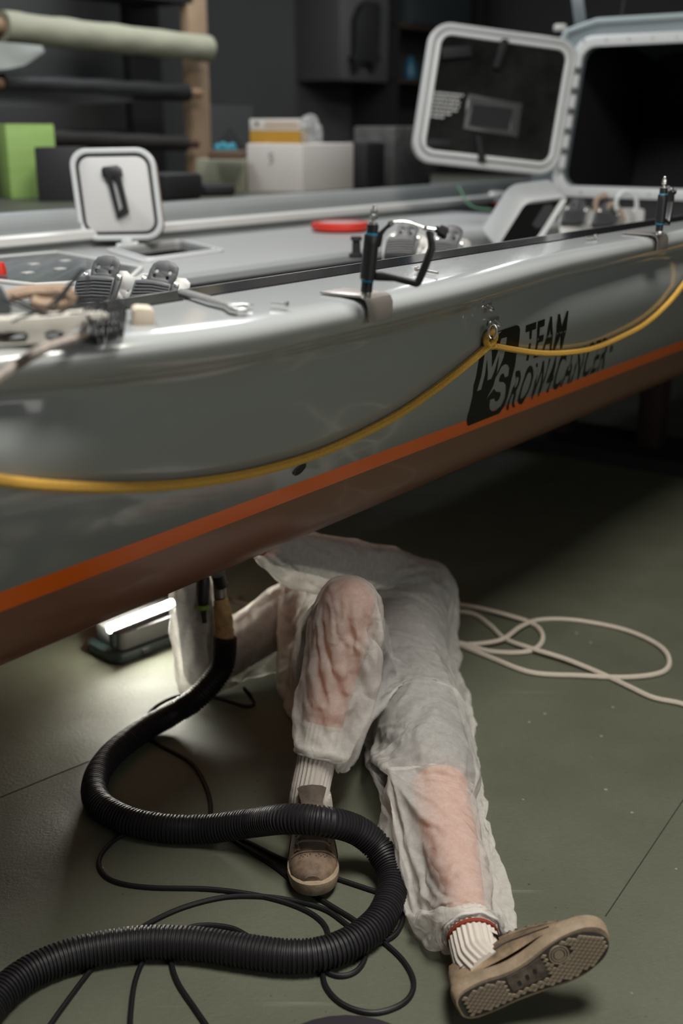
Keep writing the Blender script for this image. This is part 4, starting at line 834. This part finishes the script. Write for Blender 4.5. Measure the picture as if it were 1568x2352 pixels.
# elastic cuffs, socks
def tubepart(name, path, r, m, label=None, parent=person, **k): return MB().tube(path, r, **k).build(name, m, parent, label=label)
cuff_m = mat('cuff_elastic', (.62, .61, .58), .8, bump=.2, bscale=200)
for C, d in ((RC, (RK-RA).normalized()), (LC, (LK-LA).normalized())):
    ax = d; s1 = ax.orthogonal().normalized(); s2 = ax.cross(s1); R_ = .0445 if C is RC else .049
    loop = [C+(s1*math.cos(t)+s2*math.sin(t))*(R_+.0015*math.sin(9*t)) for t in [2*math.pi*i/48 for i in range(48)]]
    tubepart('cuff', loop, .0028, cuff_m, closed=True, seg=8)
rib = lambda d, t: 1+.035*math.cos(26*t)
tubepart('sock', catmull([RA+V(0, .005, -.05), RA+V(0, 0, -.02), RA, RA.lerp(RK, .12), RA.lerp(RK, .24), RA.lerp(RK, .36)], 6), [.043]*3+[.043, .0425, .042, .0415, .041, .0405, .040, .039, .038, .037, .0375, .037, .037, .037, .037, .037, .037, .0375, .038, .038, .039, .039, .040, .040, .040, .040, .040, .040], sock_m, seg=156, rf=rib)
ls = catmull([LA-upv*.06+toe*.01, LA-upv*.025, LA, LA.lerp(LK, .10), LA.lerp(LK, .19)], 6)
tubepart('sock', ls, [.041]*8+[.0405]*6+[.041]*11, sock_m, seg=156, rf=rib)
a_, b_ = LA.lerp(LK, .122), LA.lerp(LK, .15)
tubepart('sock_stripe', [LA.lerp(LK, .088), LA.lerp(LK, .105)], .0442, mat('rust_stripe', (.23, .03, .015), .85), label='rust-red sock stripe', seg=48)
# ---- shoes
def outline(n=44, inset=0.):
    pts = []
    ctrl = [(0, .000), (.021, .003), (.033, .022), (.0350, .06), (.0285, .10), (.0315, .14), (.0440, .185), (.0475, .215), (.042, .25), (.026, .275), (.004, .287), (-.018, .282), (-.036, .262), (-.0455, .23), (-.047, .195), (-.041, .15), (-.0355, .10), (-.035, .06), (-.031, .022), (-.020, .003)]
    P = catmull([(x, y, 0) for x, y in ctrl], 3, closed=True)
    if inset:
        c = Vector((0, .14, 0)); out = []
        for i, p in enumerate(P):
            t = (P[(i+1) % len(P)]-P[i-1]).normalized(); nn = Vector((t.y, -t.x, 0)); q = p+nn*inset*(1 if nn.dot(c-p) > 0 else -1); out.append(q)
        P = out
    return [(p.x, p.y) for p in P]
def inside(p, poly):
    r = False; j = len(poly)-1
    for i in range(len(poly)):
        if (poly[i][1] > p[1]) != (poly[j][1] > p[1]) and p[0] < (poly[j][0]-poly[i][0])*(p[1]-poly[i][1])/(poly[j][1]-poly[i][1])+poly[i][0]: r = not r
        j = i
    return r
def shoe(M, parent, label, tread, leather=None):
    shoe_m = leather
    spring = lambda y: .012*max(0, (y-.2)/.087)**2
    ol_ = outline(); n = len(ol_)
    so = MB(); levels = [(-.0035, 0.), (-.001, .004), (.0, .011), (.0015, .017), (.001, .027), (-.003, .029)]
    rows = []
    for e, z in levels:
        rows.append([M @ Vector((x*(1+e/.045), .14+(y-.14)*(1+e/.14), z+spring(y))) for x, y in (ol_)])
    so.grid(rows, closed=True); so.f += [list(range(n))[::-1], [len(rows)*n-n+i for i in range(n)]]
    up = MB(); st = [(.004, .024, .075), (.012, .030, .098), (.035, .0335, .100), (.065, .035, .092), (.095, .036, .094), (.115, .037, .104), (.14, .040, .098), (.17, .0445, .084), (.195, .0465, .070), (.22, .0455, .060), (.245, .040, .053), (.262, .031, .047), (.276, .018, .040)]
    rows = []
    for y, hw_, h in st:
        row = []
        for k in range(19):
            t = math.pi*k/18; cx, cz = math.cos(t), math.sin(t); e = .62
            x = hw_*math.copysign(abs(cx)**e, cx); x *= (1-.22*(cz**2) if y > .1 else 1-.12*cz)
            row.append(M @ Vector((x-.002*(y > .22), y, .022+spring(y)+(h-.022)*cz**.8)))
        rows.append(row)
    up.grid(rows); up.f += [list(range(19)), [12*19+i for i in range(19)]]
    root = up.build('shoe', shoe_m, parent, label=label, ang=60)
    so.build('sole', rub_m, root, ang=50)
    # tongue, eyestays, laces, seams follow the upper's surface
    ys_ = [q[0] for q in st]; wi = lambda y: float(np.interp(y, ys_, [q[1] for q in st])); hi2 = lambda y: float(np.interp(y, ys_, [q[2] for q in st]))
    def SP(y, deg, off=0.):
        t = math.radians(deg); cx, cz = math.cos(t), math.sin(t); x = wi(y)*math.copysign(abs(cx)**.62, cx); x *= (1-.22*cz*cz if y > .1 else 1-.12*cz)
        return M @ Vector((x*(1+off*18), y, .022+spring(y)+(hi2(y)-.022)*cz**.8+off))
    tg = MB(); tg.grid([[SP(max(y, .112), d, .002+lift) + (M.to_3x3() @ Vector((0, min(0, y-.112), 0))) for d in (62, 74, 90, 106, 118)] for y, lift in ((.098, .026), (.104, .016), (.114, .004), (.14, .001), (.17, .001), (.205, 0.))])
    tg.build('tongue', mat('shoe_tongue', (.10, .078, .06), .85, var=.3, vscale=40), root)
    lace = mat('shoe_lace', (.17, .135, .105), .85, var=.2, vscale=60)
    for k in range(5):
        y = .128+.017*k; a, b = (y, y+.007) if k % 2 else (y+.007, y)
        MB().tube(catmull([SP(a, 52, .0035), SP((a*2+b)/3, 75, .005), SP((a+2*b)/3, 105, .005), SP(b, 128, .0035)], 5), .0026, 8).build('lace', lace, root)
    for d0, d1 in ((40, 62), (118, 140)):
        es = MB(); es.grid([[SP(y, d0+(d1-d0)*k/4, .0032 if 0 < k < 4 else .0005) for k in range(5)] for y in (.112, .125, .14, .155, .17, .185, .2, .212)]); es.build('eyestay', shoe_m, root)
        for k in range(5):
            c_ = SP(.13+.017*k, (d0+d1)/2+6*(1 if d0 < 90 else -1)); MB().tube([SP(.13+.017*k, (d0+d1)/2, .002), SP(.13+.017*k, (d0+d1)/2, .0042)], .0021, 8).build('eyelet', groove_m, root)
    MB().tube(catmull([SP(.212+.006*math.sin(math.radians(d)), d, .0015) for d in (30, 50, 70, 90, 110, 130, 150)], 5), .0017, 6).build('toe_seam', shoe_m, root)
    for k in range(12):
        d = 58+5.8*k; MB().tube([SP(.224+.004*(k % 2), d, .0), SP(.224+.004*(k % 2), d, .0012)], .0011, 6).build('perforation', groove_m, root)
    for d in (14, 166): MB().tube(catmull([SP(y, d+(8 if d < 90 else -8)*math.sin(y*20), .001) for y in (.03, .06, .09, .12, .15, .18, .2)], 5), .0012, 6).build('side_seam', groove_m, root)
    if tread:
        Mt_ = M @ Matrix.Translation((0, 0, -.0006)); inn = outline(inset=.0075)
        MB().prism(inn, Mt_, -.0006, .001).build('tread_base', groove_m, root)
        lug = MB(); a, b = .0085, .0125; inn2 = outline(inset=.0095)
        for i in range(-9, 10):
            for j in range(-2, 46):
                cx, cy = i*a+(j % 2)*a/2, .008+j*b/2
                if .095 < cy < .165 and cx > -.014: continue
                if math.hypot(cx-.016, cy-.195) < .020: continue
                q = [(cx-a*.40, cy), (cx, cy-b*.40), (cx+a*.40, cy), (cx, cy+b*.40)]
                if all(inside(p_, inn2) for p_ in q): lug.prism(q, Mt_, -.0028, 0)
        for r0, r1 in ((0, .0085), (.0105, .0130), (.0150, .0175)):
            if r0: lug.ring(circ(r1, 28, .016, .195), circ(r0, 28, .016, .195), Mt_, -.0028, 0)
            else: lug.prism(circ(r1, 24, .016, .195), Mt_, -.0028, 0)
        tag(lug.build('tread', tread_m, root, label='worn diamond tread'), kind='stuff')
        MB().prism([(-.012, .099), (.019, .097), (.021, .14), (.027, .163), (-.004, .172), (-.012, .160)], Mt_, -.0016, 0).build('arch_patch', mat('worn_arch', (.10, .078, .06), .8, var=.6, vscale=45), root)
        arch = mat('worn_print', (.02, .018, .016), .8)
        for k in range(3): MB().prism(rrect(.010, .006, .002, 2, -.001+.004*k, .115+.016*k), Mt_, -.0022, 0).build('printed_mark', arch, root)
    return root
MR = affine(V(-.062, 2.035, .009), V(1, .04, 0), V(.04, -1, 0), V(0, 0, 1)) 
shoe(MR, person, 'scuffed brown leather sneaker planted under the hose', False, MATS['worn_leather'])
MLs = affine(heel, xv*.94, toe*.93, upv*.96)
print('left shoe heel', heel, 'toe', heel+toe*.285, 'ankle', LA, 'RK', RK, 'LK', LK)
shoe(MLs, person, 'worn tan leather sneaker tipped up to show its diamond-tread sole', True, MATS['tan_leather'])
# ================================================================== background: bench, rack, boxes
def BX(u0, u1, w0, w1, z0, z1): return MB().lbox(affine(V(0, 0, 0), B(1, 0)-B(0, 0), B(0, 1)-B(0, 0), V(0, 0, 1)), u0, u1, w0, w1, z0, z1)
ZB = 1.08
bench = thing('workbench', B(3.9, 3.8, 0), 'long dark workbench behind the boat carrying boxes', 'bench')
bench_m = mat('olive_bench', (.07, .075, .055), .5, var=.1)
BX(1.6, 6.6, 3.25, 4.25, ZB-.04, ZB).build('bench_top', bench_m, bench, bevel=.003)
for u in (1.8, 4.1, 6.4):
    for w in (3.3, 4.2): BX(u-.04, u+.04, w-.04, w+.04, 0, ZB-.04).build('leg', blackmatt, bench)
BX(1.75, 6.45, 4.16, 4.2, .5, .6).build('back_rail', blackmatt, bench)
# white foam box with carton and plastic bag
q = [atz(568, 440, ZB), atz(695, 442, ZB), atz(812, 435, ZB)]
def upfrom(p, x, y):      # top of a vertical edge over p, at pixel height y
    r = ray(x, y); t = math.hypot(p.x, p.y)/math.hypot(r.x, r.y); return CH+r.z*t
zt_ = upfrom(q[1], 692, 330); d1 = q[0]-q[1]; d2 = q[2]-q[1]; q3 = q[0]+d2
fb_ = thing('foam_box', (q[1]+q3)/2, 'white foam box with a yellow carton sticking out of it', 'box')
foot = [q[1], q[2], q3, q[0]]
ctr = (q[1]+q3)/2; inn = [ctr+(p-ctr)*.86 for p in foot]
foam = mat('white_foam', (.62, .58, .55), .7, var=.05, vscale=12)
m = MB(); m.add([p for p in foot]+[p+V(0, 0, zt_-ZB) for p in foot]+[p+V(0, 0, zt_-ZB) for p in inn]+[p+V(0, 0, .03) for p in inn], [[0, 1, 2, 3]]+[[i, (i+1) % 4, 4+(i+1) % 4, 4+i] for i in range(4)]+[[4+i, 4+(i+1) % 4, 8+(i+1) % 4, 8+i] for i in range(4)]+[[8+i, 8+(i+1) % 4, 12+(i+1) % 4, 12+i] for i in range(4)]+[[12, 13, 14, 15]])
m.build('box_body', foam, fb_, bevel=.006)
sc_m = mat('marker_ink', (.02, .02, .022), .7); nrm = d1.cross(V(0, 0, 1)).normalized(); nrm = nrm if nrm.y < 0 else -nrm
sk = PxPlane(q[1]+nrm*.0015, d1, V(0, 0, 1))
MB().tube(catmull([sk.M @ Vector((*sk.px(*p), 0)) for p in ((628, 356), (620, 352), (619, 362), (627, 366), (622, 374), (618, 378))], 5), .002, 6).build('scribble', sc_m, fb_, label='black marker scribble')
# carton
pc = PxPlane(ctr+(q[1]-ctr)*.25+V(0, 0, .1), (q[1]-q[0]), V(0, 0, 1)); cpt = [pc.px(*p) for p in ((573, 400), (686, 400), (688, 276), (573, 270))]
co = thing('carton', V(ctr.x, ctr.y, ZB+.031), 'yellow and white carton standing in the white foam box', 'box')
zlo = (pc.I @ V(0, 0, ZB+.032)).y if False else ZB+.032-pc.M.translation.z
cx0, cx1 = cpt[3][0], cpt[2][0]; ty_ = (cpt[2][1]+cpt[3][1])/2; lo = min(cx0, cx1); hi_ = max(cx0, cx1)
sgn = 1 if (pc.M.to_3x3() @ V(0, 0, 1)).y < 0 else -1
def fz(a, b): return (min(a*sgn, b*sgn), max(a*sgn, b*sgn))
MB().lbox(pc.M, lo, hi_, zlo, ty_-.052, *fz(-.10, 0)).build('yellow_part', mat('mustard_card', (.50, .27, .03), .6), co)
MB().lbox(pc.M, lo, hi_, ty_-.052, ty_, *fz(-.10, 0)).build('white_part', mat('white_card', (.68, .65, .6), .6), co, bevel=.001)
for k in range(4): MB().lbox(pc.M, lo+(hi_-lo)*.30 if cx0 < cx1 else lo+.01, hi_-.006 if cx0 < cx1 else lo+(hi_-lo)*.70, ty_-.016-.009*k, ty_-.012-.009*k, *fz(0, .0008)).build('printed_line', mat('tan_print', (.42, .27, .16), .6), co)
lx0 = pc.px(583, 282)[0]
MB().prism([(pc.px(*p)) for p in ((583, 280), (596, 281), (590, 291))], pc.M, *fz(0, .0012)).build('printed_mark', mat('brown_print', (.06, .03, .01), .6), co)
# plastic bag
bgm = mat('clear_film', (.75, .76, .75), .12); nt = bgm.node_tree; tp = nt.nodes.new('ShaderNodeBsdfTransparent'); mx = nt.nodes.new('ShaderNodeMixShader'); mx.inputs[0].default_value = .72
nt.links.new(nt.nodes['Principled BSDF'].outputs[0], mx.inputs[1]); nt.links.new(tp.outputs[0], mx.inputs[2]); nt.links.new(mx.outputs[0], nt.nodes['Material Output'].inputs[0])
bc = ctr+(q[2]-ctr)*.15; pz = upfrom(bc, 728, 300); bm = bmesh.new(); bmesh.ops.create_icosphere(bm, subdivisions=4, radius=1.)
w_b = (aty(757, 300, bc.y)-aty(697, 300, bc.y)).length/2
mbg = MB(); vv = []
for v in bm.verts:
    n_ = abs(noise.noise(v.co*2.2))*.45+abs(noise.noise(v.co*5.1))*.2; r_ = 1.12-n_; vv.append(Vector((bc.x+v.co.x*w_b*r_+.0, bc.y+v.co.y*w_b*r_, pz-.02+v.co.z*.09*r_)))
bm.verts.index_update(); mbg.add(vv, [[v.index for v in f.verts] for f in bm.faces]); bm.free()
solo(mbg, 'plastic_bag', bgm, 'crumpled clear plastic bag sticking out of the white foam box', 'bag', ang=25)
# boxes left
def pxbox(name, m, label, cat, bl, br, top, depth, z=ZB, bevel=.004, **k):
    a, b = atz(*bl, z), atz(*br, z); h = upfrom(a, bl[0], top)-z; d = (b-a); dn_ = V(-d.y, d.x, 0).normalized(); dn_ = dn_ if dn_.y > 0 else -dn_
    M = affine(a, d.normalized(), dn_, V(0, 0, 1)); return solo(MB().lbox(M, 0, d.length, 0, depth, 0, h), name, m, label, cat, bevel=bevel, **k)
def striped(name, c1, c2):
    m = mat(name, c1, .6); nt = m.node_tree; N = nt.nodes.new; L = nt.links.new; tc = N('ShaderNodeTexCoord'); mp = N('ShaderNodeMapping'); mp.inputs['Scale'].default_value = (2, 2, 60); L(tc.outputs['Object'], mp.inputs[0])
    n = N('ShaderNodeTexNoise'); n.inputs['Scale'].default_value = 1; L(mp.outputs[0], n.inputs['Vector']); x = N('ShaderNodeMix'); x.data_type = 'RGBA'; x.inputs['A'].default_value = (*c1, 1); x.inputs['B'].default_value = (*c2, 1); L(n.outputs['Fac'], x.inputs['Factor']); L(x.outputs['Result'], nt.nodes['Principled BSDF'].inputs['Base Color']); return m
pxbox('green_bag_stack', striped('lime_film', (.22, .42, .07), (.46, .62, .24)), 'tall lime green packet standing on the bench', 'packet', (27, 456), (136, 452), 285, .12)
pxbox('black_box', mat('charcoal_box', (.025, .025, .026), .6), 'black box in front of the lime green packet', 'box', (88, 462), (190, 462), 338, .16)
pxbox('storage_box', mat('pale_olive_box', (.26, .26, .19), .6), 'pale olive storage box left of the white foam box', 'box', (452, 440), (566, 440), 366, .25)
p = atz(505, 437, ZB); zs = upfrom(p, 505, 362); pk = p+V(0, .12, 0)
cz = upfrom(pk, 520, 352); ct_ = aty(528, 352, pk.y)
solo(MB().lathe(Matrix.Translation((ct_.x, ct_.y, cz)) @ Matrix.Rotation(.4, 4, 'Z'), [(.085, -.0), (.06, .05), (.004, upfrom(pk, 535, 288)-cz)], 4), 'black_funnel', blackmatt, 'black pointed cone standing on the pale olive box', 'cone')
gb = MB(); 
for k, (x, y) in enumerate(((500, 340), (512, 336), (524, 341), (533, 338))): rcone(gb, aty(x, y, pk.y-.115), .02, aty(x+4, y+10, pk.y-.115), .018, 10)
solo(gb, 'blue_glove', mat('cyan_glove', (.02, .22, .30), .5), 'crumpled cyan glove on the pale olive box', 'glove')
pxbox('brown_tray', mat('brown_tray', (.12, .07, .045), .7), 'brown tray on top of the pale olive box', 'tray', (478, 366), (562, 366), 346, .14, z=zs)
# clutter silhouettes on the bench
for nm, a, b, t, lab in (('black_tool_case', (385, 462), (470, 456), 400, 'black tool case on the bench right of the open small hatch lid'), ('black_tool_bag', (470, 452), (545, 450), 425, 'low black tool bag in front of the pale olive box')):
    pxbox(nm, blackmatt, lab, 'case', a, b, t, .2, bevel=.02)
pxbox('dark_machine', blackmatt, 'dark machine on the bench right of the white foam box', 'machine', (842, 436), (886, 433), 325, .15, bevel=.02)
pxbox('grey_crate', mat('grey_crate', (.075, .075, .072), .8, var=.4, vscale=12), 'dim grey crate on the bench behind the tilted cabin lid', 'crate', (905, 431), (990, 425), 290, .25, bevel=.01)
# ---- roll rack
WR = 4.45
rk = thing('roll_rack', B(3.9, WR, 0), 'timber and steel rack holding fabric rolls behind the bench', 'rack')
def rackpost(x0, x1, w, m, name, z1=3.2):
    a, b = atw(x0, 300, w), atw(x1, 300, w); u0_, u1_ = uw(a)[0], uw(b)[0]; BX(u0_, u1_, w, w+.06, 0, z1).build(name, m, rk, bevel=.003)
rackpost(443, 484, WR+.10, wood, 'timber_post'); rackpost(308, 378, WR+.38, blackmatt, 'steel_upright'); rackpost(-400, -330, WR+.10, wood, 'timber_post')
rackpost(-330, -280, WR+.38, blackmatt, 'steel_upright')
tp_ = atw(300, 5, WR+.3); BX(uw(atw(-400, 100, WR))[0], uw(atw(478, 100, WR))[0], WR+.1, WR+.42, tp_.z-.0, tp_.z+.04).build('cross_beam', blackmatt, rk)
pl_ = atw(300, 310, WR+.42); BX(uw(atw(-400, 100, WR))[0], uw(atw(440, 100, WR))[0], WR+.40, WR+.42, pl_.z, pl_.z+.03).build('cross_beam', blackmatt, rk)
def roll(name, a, b, rpx, m, label, core=None, sag=0., ext=0.):
    p0, p1 = atw(*a, WR), atw(*b, WR); r = (atw(a[0], a[1]+rpx, WR)-p0).length
    d = (p1-p0).normalized(); t = thing(name, (p0+p1)/2-V(0, 0, r), label, 'roll', 'fabric rolls on the rack')
    n = 30; path = [p0.lerp(p1, i/n) for i in range(n+1)]
    MB().tube([path[0]]+path+[path[-1]+d*.004], [r*.9]+[r*(1+.03*math.sin(i*.9))-.0 for i in range(n+1)]+[r*.75], 28, rf=lambda dd, tt: 1+.02*math.sin(dd*23+3*tt)+.012*math.sin(dd*41-5*tt)).build('fabric', m, t, ang=50)
    if core: MB().tube([p0-d*.05, p1+d*ext], r*.55, 18).build('core', core, t)
    return t
cardb = mat('cardboard', (.30, .19, .11), .7)
roll('fabric_roll', (4, 60), (476, 112), 36, mat('cream_fabric', (.34, .34, .255), .75, var=.08, vscale=30), 'cream fabric roll, topmost on the rack', cardb, ext=.0)
roll('fabric_roll', (4, 192), (428, 213), 24, mat('black_fabric', (.012, .012, .013), .6), 'black fabric roll in the middle of the rack with cardboard core', cardb, ext=.10)
roll('fabric_roll', (4, 312), (425, 330), 20, mat('dark_brown_fabric', (.018, .014, .013), .7), 'dark roll, lowest on the rack, partly behind the green packet', mat('rust_core', (.07, .03, .02), .7), ext=.09)
# hanging pale sheet below the cream roll and dark drape
hs_ = PxPlane(B(3.6, WR-.085, 1.6), B(1, 0)-B(0, 0), V(0, 0, 1))
solo(MB().grid([[hs_.M @ Vector((*hs_.px(x, y0+(y1-y0)*k/5), .01*math.sin(k+x*.1))) for k in range(6)] for x, y0, y1 in ((-60, 92, 165), (-20, 95, 162), (20, 98, 158), (60, 101, 150), (100, 105, 120))]), 'loose_film', mat('pale_film', (.40, .42, .40), .4), 'pale film hanging from the left end of the cream roll', 'film')
solo(MB().grid([[hs_.M @ Vector((*hs_.px(x, y0+(y1-y0)*k/4), .02+.01*math.sin(k+x*.05))) for k in range(5)] for x, y0, y1 in ((-60, 205, 246), (60, 208, 246), (150, 212, 244), (220, 214, 238), (300, 218, 234))]), 'dark_drape', mat('black_fabric2', (.010, .010, .011), .7), 'black cloth sagging under the middle roll', 'cloth')
# wall cabinet with motor silhouette, grey board, shelf things
def wallpanel(name, x0, y0, x1, y1, w, t, m, label, cat, **k):
    a, b = atw(x0, y1, w), atw(x1, y0, w); return solo(BX(uw(a)[0], uw(b)[0], w, w+t, a.z, b.z), name, m, label, cat, **k)
wallpanel('grey_board', 484, 243, 580, 400, 4.9, .02, mat('mid_grey_board', (.085, .088, .09), .7), 'plain grey board leaning behind the timber post', 'board')
wallpanel('wall_cabinet', 780, -60, 895, 184, 5.2, .4, mat('grey_cabinet', (.075, .075, .073), .7), 'grey wall cabinet with a dark hanging case on its front', 'cabinet', bevel=.01)
ck = PxPlane(B(6.8, 5.195, 1.9), B(1, 0)-B(0, 0), V(0, 0, 1)); KC = lambda x, y: (400+x/2.613, y/2.613)
solo(MB().prism([ck.px(*KC(*p)) for p in ((1060, 120), (1090, 40), (1130, 5), (1190, 15), (1205, 60), (1190, 330), (1205, 345), (1200, 370), (1180, 375), (1175, 430), (1160, 430), (1155, 378), (1090, 375), (1070, 435), (1055, 430), (1055, 370), (1040, 365), (1045, 340), (1060, 320))], ck.M, -.0, .06), 'hanging_case', blackmatt, 'black case hanging on the grey wall cabinet', 'case', bevel=.006)
sf = thing('shelf_unit', B(7.7, 5.2, 0), 'dark shelf unit right of the grey wall cabinet', 'shelf')
ua, ub = uw(atw(896, 100, 5.2))[0], uw(atw(1100, 100, 5.2))[0]
for y_ in (63, 188):
    z_ = atw(950, y_, 5.2).z; BX(ua+.02, ub, 5.15, 5.55, z_-.015, z_+.015).build('shelf_board', mat('dark_wood_shelf', (.05, .032, .02), .6), sf)
for u_ in (ua+.02, ub-.03): BX(u_, u_+.03, 5.15, 5.55, 0, 2.6).build('side', blackmatt, sf)
z_ = atw(945, 186, 5.2).z+.016
bp_ = atw(943, 180, 5.2); solo(MB().lathe(Matrix.Translation((bp_.x, bp_.y+.05, z_)), [(.055, 0), (.058, .02), (.055, .08), (.03, .13), (.02, .16)], 18), 'blue_bottle', mat('blue_bottle', (.015, .09, .15), .4), 'dim blue bottle on the dark shelf', 'bottle')
wallpanel('teal_panel', 950, -40, 1084, 52, 5.14, .2, mat('teal_grey', (.035, .045, .048), .6), 'dim teal grey box on the upper shelf', 'box')
# ---- trolley under the boat
tr_ = thing('boat_trolley', B(3.6, 2.02, 0), 'dark timber cradle under the far end of the hull', 'trolley')
redw = mat('dark_red_frame', (.018, .006, .005), .7)
for u_ in (-1.2, 4.6):
    BX(u_-.05, u_+.05, 1.75, 2.29, .36, .498).build('cross_bearer', redw, tr_, bevel=.006)
    for w_ in (1.76, 2.18): BX(u_-.05, u_+.05, w_, w_+.1, .0, .37).build('post', redw, tr_, bevel=.006)
    BX(u_-.2, u_+.2, 1.5, 2.55, .0, .06).build('foot_beam', blackmatt, tr_)
# ---- hanging lamps at the far end (seen as reflections on the gunwale)
lm = mat('lamp_diffuser', (1, 1, 1), .5, emit=(.95, .98, 1.), es=14)
lh_ = mat('lamp_housing', (.4, .4, .4), .5)
for i, (x, y, Y, wd, ht, lab) in enumerate(((1052, -92, 8.0, .34, .17, 'square hanging lamp over the far bench'), (1276, -92, 7.4, .16, .16, 'small square hanging lamp behind the cabin'))):
    c = aty(x, y, Y); L_ = thing('hanging_lamp', c-V(0, 0, ht/2), lab, 'lamp', 'hanging lamps')
    MB().box(c+V(0, 0, 0), (wd, .12, ht)).build('diffuser', lm, L_, bevel=.01)
    MB().box(c+V(0, 0, ht/2+.03), (wd+.04, .16, .06)).build('housing', lh_, L_, bevel=.005)
    MB().tube([c+V(0, 0, ht/2+.05), V(c.x, c.y, ZC)], .008, 8).build('rod', lh_, L_)
